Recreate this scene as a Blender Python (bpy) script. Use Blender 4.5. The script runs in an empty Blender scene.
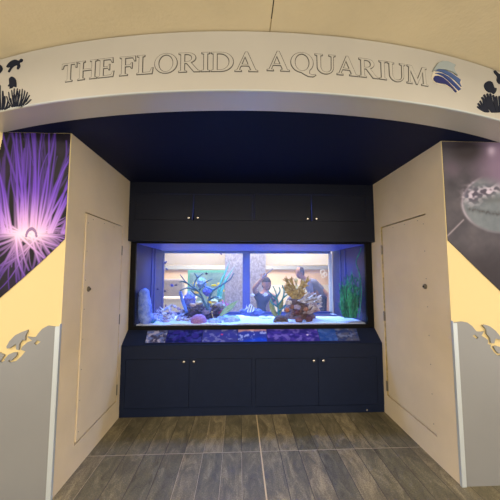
import bpy, bmesh, math, random
from mathutils import Vector, Matrix, noise
from mathutils.geometry import tessellate_polygon

scene = bpy.context.scene
col = scene.collection
PI = math.pi

# ------------------------------------------------------------------ camera
cam_d = bpy.data.cameras.new('camera'); cam = bpy.data.objects.new('camera', cam_d); col.objects.link(cam)
cam_d.sensor_width = 36; cam_d.lens = 36 * 267 / 500; cam_d.clip_start = .05
YAW = math.atan(11 / 267); PIT = math.atan(21 / 267)
cam.location = (0, 0, 1.45)
cam.rotation_euler = (PI / 2 + PIT, 0, -YAW)
scene.camera = cam

# ------------------------------------------------------------------ light
vs = scene.view_settings
vs.view_transform = 'Standard'; vs.look = 'None'; vs.gamma = 1; vs.use_curve_mapping = False
vs.exposure = 0.42
world = bpy.data.worlds.new('lobby'); scene.world = world; world.use_nodes = True
bg = world.node_tree.nodes['Background']
bg.inputs[0].default_value = (1.0, .92, .80, 1); bg.inputs[1].default_value = 1.15

def area(name, loc, sx, sy, power, colr, rot=(0, 0, 0), spread=PI):
    d = bpy.data.lights.new(name, 'AREA'); d.shape = 'RECTANGLE'; d.size = sx; d.size_y = sy
    d.energy = power; d.color = colr; d.spread = spread
    o = bpy.data.objects.new(name, d); col.objects.link(o); o.location = loc; o.rotation_euler = rot
    return o
WARM = (1.0, .89, .73)
area('lobby_ceiling_lamp', (-1.9, .25, 2.70), .6, .6, 22, WARM)
area('lobby_ceiling_lamp', (2.2, .25, 2.70), .6, .6, 22, WARM)
area('lobby_ceiling_lamp', (.1, -1.8, 2.70), 3.0, .8, 100, WARM)
area('lobby_ceiling_fill', (.1, -1.6, 2.0), 3.0, .5, 78, WARM, rot=(PI, 0, 0))  # added fill, an unseen source that brightens the ceiling
area('far_room_light', (-.2, 7.0, 2.66), 3.5, 1.2, 170, (1.0, .88, .72))
area('far_room_light', (.3, 4.75, 2.66), 3.0, .35, 75, (1.0, .90, .78))  # added fill between tank and drop beam, brightens beam and pillar
area('tank_lamp', (.14, 3.45, 1.745), 2.3, .25, 34, (.17, .38, 1.0), spread=2.2)
area('tank_lamp', (.14, 3.85, 1.745), 2.3, .12, 11, (.18, .40, 1.0), spread=2.2)
area('hood_glow', (.14, 3.4, 2.2), 2.2, .3, 5, (.10, .18, 1.0), rot=(PI/2, 0, PI))

# ------------------------------------------------------------------ helpers
def lin(c):
    return tuple(((v/255)/12.92 if v/255 <= .04045 else ((v/255+.055)/1.055)**2.4) for v in c)

def at(px, py, Y):
    """point of the place seen near (px,py), at distance Y"""
    F = 267.
    cy, sy, cp, sp = math.cos(YAW), math.sin(YAW), math.cos(PIT), math.sin(PIT)
    f = Vector((sy*cp, cy*cp, sp)); r = Vector((cy, -sy, 0)); u = r.cross(f)
    d = f + r*((px-250)/F) + u*((250-py)/F)
    return Vector((0, 0, 1.45)) + d*(Y/d.y)

MATS = {}
def mat(name, c, rough=.6, metal=0., var=.0, scale=8., bump=0., bscale=80., spec=.5, coat=0., trans=0., ior=1.45, sub=0., c2=None):
    if name in MATS: return MATS[name]
    m = bpy.data.materials.new(name); m.use_nodes = True; nt = m.node_tree
    b = nt.nodes['Principled BSDF']; L = lin(c)
    b.inputs['Base Color'].default_value = (*L, 1)
    b.inputs['Roughness'].default_value = rough; b.inputs['Metallic'].default_value = metal
    b.inputs['Specular IOR Level'].default_value = spec
    b.inputs['Coat Weight'].default_value = coat
    b.inputs['Transmission Weight'].default_value = trans; b.inputs['IOR'].default_value = ior
    tc = nt.nodes.new('ShaderNodeTexCoord')
    if var or c2:
        n = nt.nodes.new('ShaderNodeTexNoise'); n.inputs['Scale'].default_value = scale; n.inputs['Detail'].default_value = 5
        nt.links.new(tc.outputs['Object'], n.inputs['Vector'])
        rp = nt.nodes.new('ShaderNodeValToRGB')
        rp.color_ramp.elements[0].position = .35; rp.color_ramp.elements[1].position = .65
        A = tuple(v*(1-var) for v in L); B = tuple(min(1, v*(1+var)) for v in L)
        if c2: A, B = L, lin(c2)
        rp.color_ramp.elements[0].color = (*A, 1); rp.color_ramp.elements[1].color = (*B, 1)
        nt.links.new(n.outputs['Fac'], rp.inputs[0]); nt.links.new(rp.outputs[0], b.inputs['Base Color'])
    if bump:
        n = nt.nodes.new('ShaderNodeTexNoise'); n.inputs['Scale'].default_value = bscale; n.inputs['Detail'].default_value = 4
        nt.links.new(tc.outputs['Object'], n.inputs['Vector'])
        bp = nt.nodes.new('ShaderNodeBump'); bp.inputs['Strength'].default_value = bump; bp.inputs['Distance'].default_value = .01
        nt.links.new(n.outputs['Fac'], bp.inputs['Height']); nt.links.new(bp.outputs[0], b.inputs['Normal'])
    MATS[name] = m
    return m

def vcmat(name, rough=.45, coat=0., metal=0.):
    if name in MATS: return MATS[name]
    m = bpy.data.materials.new(name); m.use_nodes = True; nt = m.node_tree
    b = nt.nodes['Principled BSDF']; b.inputs['Roughness'].default_value = rough; b.inputs['Coat Weight'].default_value = coat; b.inputs['Specular IOR Level'].default_value = .25
    b.inputs['Metallic'].default_value = metal
    a = nt.nodes.new('ShaderNodeVertexColor'); a.layer_name = 'print'
    nt.links.new(a.outputs[0], b.inputs['Base Color'])
    MATS[name] = m; return m

def link(name, me, parent=None, loc=None):
    o = bpy.data.objects.new(name, me); col.objects.link(o)
    if loc is not None: o.location = loc
    if parent is not None: o.parent = parent
    return o
def obj(name, bm, m, parent=None, loc=None, smooth=False):
    me = bpy.data.meshes.new(name)
    bmesh.ops.recalc_face_normals(bm, faces=bm.faces)
    if smooth:
        for f in bm.faces: f.smooth = True
    bm.to_mesh(me); bm.free(); me.materials.append(m)
    return link(name, me, parent, loc)
def tag(o, label, cat, group=None):
    o['label'] = label; o['category'] = cat
    if group: o['group'] = group
    return o
def thing(name, label, cat, loc=(0, 0, 0), rotz=0, group=None):
    o = bpy.data.objects.new(name, None); col.objects.link(o); o.location = loc; o.rotation_euler = (0, 0, rotz)
    o.empty_display_size = .1
    return tag(o, label, cat, group)
def struct(o):
    o['kind'] = 'structure'; return o

def bx(bm, lo, hi, bev=0.):
    g = bmesh.ops.create_cube(bm, size=1)
    vsn = g['verts']
    for v in vsn:
        v.co = Vector([lo[i] + (v.co[i]+.5)*(hi[i]-lo[i]) for i in range(3)])
    if bev:
        es = list({e for v in vsn for e in v.link_edges})
        bmesh.ops.bevel(bm, geom=es, offset=bev, segments=2, affect='EDGES', profile=.5)
    return vsn
def box(name, lo, hi, m, parent=None, bev=0., off=None):
    bm = bmesh.new(); bx(bm, lo, hi, bev); return obj(name, bm, m, parent)

def tube(bm, pts, rad, n=8, cap=True):
    pts = [Vector(p) for p in pts]
    if not hasattr(rad, '__len__'): rad = [rad]*len(pts)
    rings = []; up = Vector((.13, .31, .94))
    for i, p in enumerate(pts):
        d = (pts[min(i+1, len(pts)-1)] - pts[max(i-1, 0)]).normalized()
        a = d.cross(up)
        if a.length < .1: a = d.cross(Vector((1, 0, 0)))
        a.normalize(); b = d.cross(a).normalized()
        rings.append([bm.verts.new(p + (a*math.cos(t*2*PI/n) + b*math.sin(t*2*PI/n))*rad[i]) for t in range(n)])
    for i in range(len(rings)-1):
        for t in range(n):
            bm.faces.new((rings[i][t], rings[i][(t+1) % n], rings[i+1][(t+1) % n], rings[i+1][t]))
    if cap:
        bm.faces.new(rings[0][::-1]); bm.faces.new(rings[-1])

def blob(bm, c, r, amp=.2, fr=3., sub=3, seed=0, flat=None):
    g = bmesh.ops.create_icosphere(bm, subdivisions=sub, radius=1)
    if not hasattr(r, '__len__'): r = (r, r, r)
    for v in g['verts']:
        k = 1 + amp*noise.noise(v.co*fr + Vector((seed*7.3, seed*1.7, 0))) + amp*.5*noise.noise(v.co*fr*2.7 + Vector((0, seed, 3)))
        q = v.co*k
        v.co = Vector((c[0]+q.x*r[0], c[1]+q.y*r[1], c[2]+q.z*r[2]))
        if flat is not None and v.co.z < flat: v.co.z = flat

def prism(bm, loops, d0, d1, frame):
    """extrude polygon (outer loop + holes) ; frame(x,y,d)->Vector"""
    flat = [p for l in loops for p in l]
    tris = tessellate_polygon([[Vector((p[0], p[1], 0)) for p in l] for l in loops])
    A = [bm.verts.new(frame(p[0], p[1], d0)) for p in flat]; B = [bm.verts.new(frame(p[0], p[1], d1)) for p in flat]
    for t in tris:
        try:
            bm.faces.new([A[i] for i in t]); bm.faces.new([B[i] for i in t][::-1])
        except ValueError: pass
    k = 0
    for l in loops:
        n = len(l)
        for i in range(n):
            j = (i+1) % n
            try: bm.faces.new((A[k+i], A[k+j], B[k+j], B[k+i]))
            except ValueError: pass
        k += n

def grid_print(name, P, nu, nv, colf, m, parent, mask=None):
    """printed sheet: P(u,v)->point ; colf(u,v)->sRGB 0..255 of the ink"""
    me = bpy.data.meshes.new(name); vts = []; cols = []
    for j in range(nv+1):
        for i in range(nu+1):
            u, v = i/nu, j/nv
            vts.append(P(u, v)); cols.append(colf(u, v))
    fs = []
    for j in range(nv):
        for i in range(nu):
            if mask and not mask((i+.5)/nu, (j+.5)/nv): continue
            a = j*(nu+1)+i; fs.append((a, a+1, a+nu+2, a+nu+1))
    me.from_pydata(vts, [], fs)
    ca = me.color_attributes.new('print', 'FLOAT_COLOR', 'POINT')
    for k, c in enumerate(cols): ca.data[k].color = (*lin([min(255, max(0, x)) for x in c]), 1)
    me.materials.append(m)
    return link(name, me, parent)

# ------------------------------------------------------------------ materials
M_side = mat('cream_wall_paint', (228, 210, 180), .55, var=.04, scale=3, bump=.04, bscale=60)
M_front = mat('warm_yellow_wall_paint', (222, 201, 148), .6, bump=.03)
M_ceil = mat('textured_ceiling_paint', (226, 212, 180), .85, var=.04, scale=2.5, bump=.25, bscale=45)
M_navy = mat('navy_painted_wood', (19, 29, 54), .5, spec=.25, var=.06, scale=12, bump=.03, bscale=90)
M_navy2 = mat('dark_navy_painted_wood', (20, 25, 42), .5, spec=.25, var=.05, scale=12, bump=.03)
M_soff = mat('navy_soffit_paint', (10, 20, 56), .6, spec=.2, bump=.03)
M_silver = mat('brushed_silver_panel', (144, 145, 148), .42, metal=.25, var=.02, scale=2)
M_fascia = mat('champagne_silver_fascia', (200, 198, 193), .38, metal=.3, var=.02, scale=3)
M_trim = mat('pale_metal_trim', (205, 214, 222), .35, metal=.4)
M_dark = mat('black_gap', (14, 14, 16), .8)
M_black = mat('black_tank_frame', (7, 7, 10), .5, spec=.2)
M_steel = mat('hinge_steel', (130, 122, 108), .4, metal=.8)
M_knob = mat('brushed_nickel_knob', (225, 220, 210), .25, metal=.9)
M_worn = mat('worn_yellowed_paint', (196, 170, 105), .6, var=.25, scale=40)
M_letter_shade = mat('letter_shade_line', (78, 76, 74), .6)  # dark outline colour stands in for the shadow round each letter
M_decal = mat('midnight_blue_decal', (16, 25, 46), .6, spec=.2)

# floor: wood look plank tiles with grout
def floor_mat():
    m = bpy.data.materials.new('stone_plank_tiles'); m.use_nodes = True; nt = m.node_tree; N = nt.nodes.new; Lk = nt.links.new
    b = nt.nodes['Principled BSDF']; b.inputs['Roughness'].default_value = .5
    tc = N('ShaderNodeTexCoord'); sp = N('ShaderNodeSeparateXYZ'); Lk(tc.outputs['Object'], sp.inputs[0])
    def math_(op, a, c=None, cl=False):
        n = N('ShaderNodeMath'); n.operation = op; n.use_clamp = cl
        for i, v in enumerate((a, c)):
            if v is None: continue
            if isinstance(v, (int, float)): n.inputs[i].default_value = v
            else: Lk(v, n.inputs[i])
        return n.outputs[0]
    W, Ln = .1535, .6096
    y = math_('DIVIDE', math_('SUBTRACT', sp.outputs[1], 2.268), Ln); row = math_('FLOOR', y)
    off = math_('MULTIPLY', math_('SINE', math_('MULTIPLY', row, 12.9)), .35)
    x = math_('ADD', math_('DIVIDE', math_('SUBTRACT', sp.outputs[0], .181), W), 0.0)
    # planks of the left and right field slip a little from row to row, the joint at .181 stays
    colx = math_('FLOOR', x)
    fx = math_('FRACT', x); fy = math_('FRACT', y)
    ex = math_('MULTIPLY', math_('MINIMUM', fx, math_('SUBTRACT', 1, fx)), W)
    ey = math_('MULTIPLY', math_('MINIMUM', fy, math_('SUBTRACT', 1, fy)), Ln)
    wn = N('ShaderNodeTexWhiteNoise'); wn.noise_dimensions = '2D'
    cb = N('ShaderNodeCombineXYZ'); Lk(colx, cb.inputs[0]); Lk(row, cb.inputs[1]); Lk(cb.outputs[0], wn.inputs['Vector'])
    # grain streaks run along y, shifted per plank
    g = N('ShaderNodeCombineXYZ'); Lk(math_('ADD', math_('MULTIPLY', sp.outputs[0], 13), math_('MULTIPLY', wn.outputs[0], 50)), g.inputs[0])
    Lk(math_('ADD', math_('MULTIPLY', sp.outputs[1], 4.5), math_('MULTIPLY', wn.outputs[0], 31)), g.inputs[1])
    n1 = N('ShaderNodeTexNoise'); n1.inputs['Scale'].default_value = 1; n1.inputs['Detail'].default_value = 8; n1.inputs['Roughness'].default_value = .68; n1.inputs['Distortion'].default_value = .9
    Lk(g.outputs[0], n1.inputs['Vector'])
    n2 = N('ShaderNodeTexNoise'); n2.inputs['Scale'].default_value = 130; n2.inputs['Detail'].default_value = 3
    Lk(tc.outputs['Object'], n2.inputs['Vector'])
    rp = N('ShaderNodeValToRGB'); e = rp.color_ramp.elements
    e[0].position = .28; e[0].color = (*lin((56, 52, 42)), 1)
    e[1].position = .72; e[1].color = (*lin((172, 163, 137)), 1)
    k = rp.color_ramp.elements.new(.5); k.color = (*lin((104, 99, 83)), 1)
    mixf = math_('ADD', math_('MULTIPLY', n1.outputs[0], .62), math_('ADD', math_('MULTIPLY', n2.outputs[0], .36), math_('MULTIPLY', math_('SUBTRACT', wn.outputs[0], .5), .12)))
    Lk(mixf, rp.inputs[0])
    tint = N('ShaderNodeMix'); tint.data_type = 'RGBA'; tint.blend_type = 'MULTIPLY'; tint.inputs[0].default_value = 1
    rp2 = N('ShaderNodeValToRGB'); rp2.color_ramp.elements[0].color = (.98, .98, .88, 1); rp2.color_ramp.elements[1].color = (1.0, .93, .82, 1)
    Lk(wn.outputs[0], rp2.inputs[0]); Lk(rp.outputs[0], tint.inputs[6]); Lk(rp2.outputs[0], tint.inputs[7])
    # grout: light left, dark right of the joint ; pale wide expansion joint
    gm = math_('LESS_THAN', math_('MINIMUM', ex, ey), .0028)
    side = math_('LESS_THAN', sp.outputs[0], .12)
    gcol = N('ShaderNodeMix'); gcol.data_type = 'RGBA'; Lk(math_('MULTIPLY', math_('LESS_THAN', math_('SUBTRACT', ey, ex), 0), 1.0), gcol.inputs[0])
    gcol.inputs[6].default_value = (*lin((66, 58, 49)), 1); gcol.inputs[7].default_value = (*lin((160, 148, 126)), 1)
    g2 = N('ShaderNodeMix'); g2.data_type = 'RGBA'; Lk(math_('MULTIPLY', side, math_('GREATER_THAN', wn.outputs[0], .55)), g2.inputs[0]); Lk(gcol.outputs[2], g2.inputs[6]); g2.inputs[7].default_value = (*lin((178, 164, 138)), 1)
    mx = N('ShaderNodeMix'); mx.data_type = 'RGBA'; Lk(gm, mx.inputs[0]); Lk(tint.outputs[2], mx.inputs[6]); Lk(g2.outputs[2], mx.inputs[7])
    jt = math_('LESS_THAN', math_('ABSOLUTE', math_('SUBTRACT', sp.outputs[0], .181)), .005)
    mj = N('ShaderNodeMix'); mj.data_type = 'RGBA'; Lk(jt, mj.inputs[0]); Lk(mx.outputs[2], mj.inputs[6]); mj.inputs[7].default_value = (*lin((196, 176, 140)), 1)
    Lk(mj.outputs[2], b.inputs['Base Color'])
    bp = N('ShaderNodeBump'); bp.inputs['Strength'].default_value = .35; bp.inputs['Distance'].default_value = .004
    Lk(math_('SUBTRACT', mixf, gm), bp.inputs['Height']); Lk(bp.outputs[0], b.inputs['Normal'])
    return m

# ------------------------------------------------------------------ the setting
XL, XR = -1.186, 1.507      # niche side walls
YF = 1.87                   # plane of the two front walls
YB = 2.815                  # face of the base cabinet
ZS = 2.42                   # soffit
ZC = 2.77                   # lobby ceiling
struct(box('floor', (-4, -4, -.1), (4, 4.3, 0), floor_mat()))
# lobby ceiling: two boards with a joint between
bm = bmesh.new(); bx(bm, (-4, -4, ZC), (.163, 3.2, ZC+.1)); bx(bm, (.169, -4, ZC), (4, 3.2, ZC+.1)); bx(bm, (.15, -4, ZC+.012), (.18, 3.2, ZC+.1))
struct(obj('ceiling', bm, M_ceil))
struct(box('trim_1', (.1635, -4, ZC+.004), (.1685, 1.3, ZC+.011), M_dark))

def side_wall(name, x0, x1, yh0, yh1, zh0, zh1):
    bm = bmesh.new(); y0, y1 = YF, 4.1
    bx(bm, (x0, y0, 0), (x1, yh0, ZS)); bx(bm, (x0, yh1, 0), (x1, y1, ZS))
    bx(bm, (x0, yh0, 0), (x1, yh1, zh0)); bx(bm, (x0, yh0, zh1), (x1, yh1, ZS))
    return struct(obj(name, bm, M_side))
side_wall('wall_left', XL-.12, XL, 2.085, 2.755, .19, 1.905)
side_wall('wall_right', XR, XR+.12, 2.075, 2.765, .19, 1.915)

def access_door(name, xw, s, y0, y1, z0, z1, hz, kpos, ajar):
    # s = +1: face looks to +x (left wall)
    g = .006
    bm = bmesh.new(); xa, xb = sorted((xw - s*.024, xw + s*(.007 if ajar else -.003)))
    bx(bm, (xa, y0+(.008 if ajar else .002), z0+(.018 if ajar else .013)), (xb, y1-.03, z1-.010), .0015)
    d = struct(obj(name, bm, M_side))
    # worn strip on the hinge side
    bm = bmesh.new(); xa, xb = sorted((xw - s*.03, xw - s*.004)); bx(bm, (xa, y1-.026, z0), (xb, y1, z1)); obj('hinge_strip', bm, M_worn, d)
    bm = bmesh.new(); xa, xb = sorted((xw - s*.06, xw - s*.035)); bx(bm, (xa, y0-.03, z0-.03), (xb, y1+.03, z1+.03)); obj('backing', bm, M_dark, d)  # black sheet put in for the dark void behind the door gaps
    for z in hz:
        bm = bmesh.new(); xa, xb = sorted((xw - s*.006, xw + s*.004))
        bx(bm, (xa, y1-.030, z-.045), (xb, y1-.004, z+.045), .001)
        tube(bm, [(xw+s*.005, y1-.017, z-.048), (xw+s*.005, y1-.017, z+.048)], .006, 10)
        for q in (-.03, 0, .03): tube(bm, [(xw+s*.002, y1-.027, z+q), (xw+s*.0052, y1-.027, z+q)], .003, 6)
        obj('hinge', bm, M_steel, d)
    bm = bmesh.new(); y, z = kpos; xk = xw; xw = xw + s*(.008 if ajar else 0)
    tube(bm, [(xw - s*.004, y, z), (xw + s*.003, y, z), (xw+s*.006, y, z)], [.021, .021, .018], 20)
    tube(bm, [(xw + s*.006, y, z), (xw + s*.014, y, z)], [.012, .011], 16); 
    lk = obj('lock', bm, M_steel, d, smooth=False)
    bm = bmesh.new(); tube(bm, [(xw + s*.014, y, z), (xw+s*.0155, y, z)], .007, 12); obj('keyhole', bm, M_dark, lk); xw = xk
    bm = bmesh.new()
    for k in range(8):
        zz = z0 + .08 + k*(z1-z0-.16)/7
        q_ = .0095 if ajar else 0; tube(bm, [(xw + s*(q_-.003), y0+.03, zz), (xw + s*(q_-.001), y0+.03, zz)], .0035, 8)
        if k % 3 == 0: tube(bm, [(xw + s*(q_-.003), y0+.10+.06*k, z1-.04), (xw + s*(q_-.001), y0+.10+.06*k, z1-.04)], .0035, 8)
    obj('screws', bm, M_steel, d)
    return d
d1 = access_door('door_1', XL, 1, 2.085, 2.755, .19, 1.905, (1.656, .974, .301), (2.161, 1.309), True)
d2 = access_door('door_2', XR, -1, 2.075, 2.765, .19, 1.915, (1.672, .986, .289), (2.12, 1.325), False)
# proud lips of the door openings: bottom ledges

# front walls
def front_wall(name, x0, x1): return struct(box(name, (x0, YF, 0), (x1, YF+.12, ZS), M_front))
front_wall('wall_front_left', -4, XL-.12); front_wall('wall_front_right', XR+.12, 4)
# painted end grain of the niche corners
struct(box('trim_2', (XL-.12, YF-.0015, 0), (XL, YF, ZS), M_front)); struct(box('trim_3', (XR, YF-.0015, 0), (XR+.12, YF, ZS), M_front))

# soffit over the niche, its front edge follows the curved fascia
CX, R0, APEX = .16, 5.35, 1.368
CY = APEX + R0
def arcpt(s, R=R0): a = s/R0; return Vector((CX + R*math.sin(a), CY - R*math.cos(a), 0))
S0, S1 = -3.4, 3.4
bm = bmesh.new(); pts = [arcpt(S0 + (S1-S0)*i/64, R0-.178) for i in range(65)]
loop = [(p.x, p.y) for p in pts] + [(pts[-1].x, 4.1), (pts[0].x, 4.1)]
prism(bm, [loop], ZS, ZC-.002, lambda x, y, d: Vector((x, y, d)))
struct(obj('trim_4', bm, M_soff))

# ------------------------------------------------------------------ curved sign fascia
fascia = thing('sign_fascia', 'long curved champagne silver fascia beam over the niche, carrying the engraved sign', 'sign beam', (CX, APEX, ZS))
def fobj(name, bm, m, parent=None, smooth=False):
    o = obj(name, bm, m, None, smooth=smooth); p = parent or fascia
    o.parent = p
    o.matrix_parent_inverse = Matrix.Translation(fascia.location).inverted() if p is fascia else Matrix.Identity(4)
    return o
bm = bmesh.new(); n = 96; rings = []
for i in range(n+1):
    s = S0 + (S1-S0)*i/n; a = arcpt(s); b = arcpt(s, R0-.176)
    rings.append([bm.verts.new((p.x, p.y, z)) for p, z in ((a, ZS+.002), (a, ZC-.006), (b, ZC-.006), (b, ZS-.002))])
for i in range(n):
    for t in range(4): bm.faces.new((rings[i][t], rings[i][(t+1) % 4], rings[i+1][(t+1) % 4], rings[i+1][t]))
bm.faces.new(rings[0]); bm.faces.new(rings[-1])
fobj('beam', bm, M_fascia)
bm = bmesh.new(); rings = []
for i in range(n+1):
    s = S0 + (S1-S0)*i/n; a = arcpt(s, R0+.003); b = arcpt(s, R0-.004)
    rings.append([bm.verts.new((p.x, p.y, z)) for p, z in ((a, ZS-.001), (a, ZS+.007), (b, ZS+.007), (b, ZS-.003))])
for i in range(n):
    for t in range(4): bm.faces.new((rings[i][t], rings[i][(t+1) % 4], rings[i+1][(t+1) % 4], rings[i+1][t]))
fobj('edge_bead', bm, M_trim)

def fframe(s, z, d):          # point on the fascia face, d metres proud of it
    p = arcpt(s, R0 + d); return Vector((p.x, p.y, z))

# --- letters: outlines on a cap height of 1
def ell(cx, cy, rx, ry, n=28, a0=0, a1=360): return [(cx+rx*math.cos(math.radians(a0+(a1-a0)*i/n)), cy+ry*math.sin(math.radians(a0+(a1-a0)*i/n))) for i in range(n)]
def serif_foot(x0, x1, e=.1):  # foot serifs left to right
    return [(x0-e, 0), (x1+e, 0), (x1+e, .045), (x1, .075)]
SW = .17
def I_stem(x, e=.1):
    return [(x-e, 0), (x+SW+e, 0), (x+SW+e, .045), (x+SW, .075), (x+SW, .925), (x+SW+e, .955), (x+SW+e, 1), (x-e, 1), (x-e, .955), (x, .925), (x, .075), (x-e, .045)]
G = {}
G['I'] = (.37, [I_stem(.1)])
G['T'] = (.88, [[(.255, 0), (.625, 0), (.625, .045), (.525, .075), (.525, .93), (.76, .92), (.82, .74), (.87, .74), (.86, 1), (.02, 1), (.01, .74), (.06, .74), (.12, .92), (.355, .93), (.355, .075), (.255, .045)]])
G['H'] = (1.04, [[(0, 0), (.37, 0), (.37, .045), (.27, .075), (.27, .48), (.77, .48), (.77, .075), (.67, .045), (.67, 0), (1.04, 0), (1.04, .045), (.94, .075), (.94, .925), (1.04, .955), (1.04, 1), (.67, 1), (.67, .955), (.77, .925), (.77, .55), (.27, .55), (.27, .925), (.37, .955), (.37, 1), (0, 1), (0, .955), (.1, .925), (.1, .075), (0, .045)]])
G['E'] = (.84, [[(0, 0), (.80, 0), (.84, .27), (.79, .27), (.70, .08), (.27, .07), (.27, .48), (.52, .48), (.57, .38), (.61, .38), (.61, .66), (.57, .66), (.52, .55), (.27, .55), (.27, .93), (.66, .93), (.73, .77), (.78, .77), (.76, 1), (0, 1), (0, .955), (.1, .925), (.1, .075), (0, .045)]])
G['F'] = (.80, [[(0, 0), (.40, 0), (.40, .045), (.27, .075), (.27, .47), (.54, .47), (.59, .37), (.63, .37), (.63, .65), (.59, .65), (.54, .54), (.27, .54), (.27, .93), (.67, .93), (.75, .75), (.80, .75), (.78, 1), (0, 1), (0, .955), (.1, .925), (.1, .075), (0, .045)]])
G['L'] = (.80, [[(0, 0), (.76, 0), (.80, .30), (.75, .30), (.66, .09), (.27, .07), (.27, .925), (.37, .955), (.37, 1), (0, 1), (0, .955), (.1, .925), (.1, .075), (0, .045)]])
G['O'] = (1.10, [ell(.55, .5, .55, .52), ell(.55, .5, .36, .455)[::-1]])
G['D'] = (1.05, [[(0, 0)] + ell(.45, .5, .6, .5, 18, -90, 90) + [(.45, 1), (0, 1), (0, .955), (.1, .925), (.1, .075), (0, .045)],
                 ([(.27, .07)] + ell(.43, .5, .43, .43, 16, -90, 90) + [(.43, .93), (.27, .93)])[::-1]])
G['R'] = (1.02, [[(0, 0), (.37, 0), (.37, .045), (.27, .075), (.27, .46), (.38, .46), (.74, 0), (1.02, 0), (1.02, .045), (.92, .075), (.58, .49)] + ell(.44, .74, .37, .26, 14, -62, 90) + [(.44, 1), (0, 1), (0, .955), (.1, .925), (.1, .075), (0, .045)],
                 ([(.27, .53)] + ell(.40, .73, .23, .20, 12, -90, 90) + [(.40, .93), (.27, .93)])[::-1]])
G['A'] = (1.08, [[(0, 0), (.30, 0), (.30, .045), (.19, .075), (.28, .29), (.67, .29), (.76, .075), (.66, .045), (.66, 0), (1.08, 0), (1.08, .045), (.98, .075), (.59, 1.02), (.50, 1.02), (.10, .075), (0, .045)],
                 [(.31, .36), (.475, .78), (.64, .36)]])
G['U'] = (1.02, [[(.0, 1), (.0, .955), (.1, .925), (.1, .34)] + ell(.51, .34, .41, .36, 18, 180, 360) + [(.92, .34), (.92, .925), (1.02, .955), (1.02, 1), (.71, 1), (.71, .955), (.83, .925), (.83, .34)] + ell(.55, .34, .28, .28, 14, 360, 180) + [(.27, .34), (.27, .925), (.37, .955), (.37, 1)]])
G['M'] = (1.28, [[(0, 0), (.30, 0), (.30, .045), (.18, .075), (.23, .74), (.56, 0), (.62, 0), (.98, .76), (1.01, .075), (.89, .045), (.89, 0), (1.28, 0), (1.28, .045), (1.18, .075), (1.12, .925), (1.22, .955), (1.22, 1), (.97, 1), (.64, .29), (.31, 1), (.05, 1), (.05, .955), (.15, .925), (.10, .075), (0, .045)]])
q_out = ell(.55, .5, .55, .52, 40, -55, 275)
G['Q'] = (1.12, [q_out + [(.62, -.03), (.80, -.14), (1.00, -.19), (1.17, -.14), (1.18, -.18), (1.02, -.26), (.80, -.24), (.66, -.15)][::1] if False else
                 ell(.55, .5, .55, .52, 40, -48, 268) + [(.50, -.02), (.66, -.12), (.86, -.22), (1.10, -.22), (1.22, -.13), (1.20, -.10), (1.06, -.14), (.90, -.08)],
                 ell(.55, .5, .36, .455)[::-1]])
def offset(loop, d):
    out = []; n = len(loop)
    for i in range(n):
        a, b, c = Vector(loop[i-1]), Vector(loop[i]), Vector(loop[(i+1) % n])
        e1, e2 = (b-a), (c-b)
        if e1.length < 1e-6 or e2.length < 1e-6: continue
        e1.normalize(); e2.normalize(); n1 = Vector((e1.y, -e1.x)); n2 = Vector((e2.y, -e2.x))
        m = n1+n2
        if m.length < .2: m = n1
        m.normalize(); k = d/max(.45, m.dot(n1)); out.append((b.x+m.x*k, b.y+m.y*k))
    return out
def area2(l): return sum(l[i][0]*l[(i+1) % len(l)][1]-l[(i+1) % len(l)][0]*l[i][1] for i in range(len(l)))
def word(txt, s0, s1, z0, h):
    gap = .09; tot = sum(G[c][0] for c in txt) + gap*(len(txt)-1); k = (s1-s0)/tot; s = s0
    for c in txt:
        w, loops = G[c]
        loops = [l if (area2(l) > 0) == (i == 0) else l[::-1] for i, l in enumerate(loops)]
        fr = lambda x, y, d, s=s: fframe(s + x*k, z0 + y*h, d)
        bm = bmesh.new(); prism(bm, [offset(l, .030) for l in loops], -.001, .0012, fr); o = fobj('letter', bm, M_letter_shade)
        bm = bmesh.new(); prism(bm, [offset(l, -.006) for l in loops], .0005, .0035, fr); f = obj('letter_face', bm, M_fascia, None); f.parent = o
        s += (w+gap)*k
word('THE', -1.195, -.865, 2.531, .110)
word('FLORIDA', -.829, -.062, 2.530, .109)
word('AQUARIUM', -.010, .957, 2.538, .110)

# --- emblem at the right end of the sign: sail over three waves
def smooth_loop(pts, k=4):
    out = []; n = len(pts)
    for i in range(n):
        p0, p1, p2, p3 = [Vector(pts[(i+j-1) % n]) for j in range(4)]
        for t in range(k):
            u = t/k; q = .5*((2*p1)+(p2-p0)*u+(2*p0-5*p1+4*p2-p3)*u*u+(3*p1-p0-3*p2+p3)*u**3); out.append((q.x, q.y))
    return out
def emb(pts):   # crop coordinates 0..500 on a 0.31 m field
    return [(.995 + (x-45)/330*.212, 2.722 - (y-100)/360*.182 + (x-45)/330*.0) for x, y in pts]
logo = bpy.data.objects.new('emblem', None)
col.objects.link(logo); logo.parent = fascia; logo.matrix_parent_inverse = Matrix.Translation(fascia.location).inverted()
def lpart(name, loops, m, d=.003, parent=None):
    d += .003 if parent is None else .001
    bm = bmesh.new(); prism(bm, loops, -.001, d, fframe); o = obj(name, bm, m, None); p = parent or logo; o.parent = p
    if p is fascia: o.matrix_parent_inverse = Matrix.Translation(fascia.location).inverted()
    return o
sail = [(45, 265), (75, 210), (115, 150), (165, 115), (230, 102), (320, 122), (298, 160), (305, 200), (335, 245), (270, 222), (190, 212), (110, 225)]
lpart('sail_edge', [offset([p for p in emb(sail)][::-1], .003)], mat('emblem_outline', (120, 122, 112), .4), .0008)
lpart('sail', [emb(sail)], mat('pale_grey_blue_enamel', (160, 172, 176), .35), .004)
halo = emb([(28, 350), (60, 255), (110, 212), (200, 204), (290, 235), (392, 300), (388, 395), (355, 450), (330, 478), (250, 432), (180, 402), (110, 418), (50, 398)])
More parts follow.
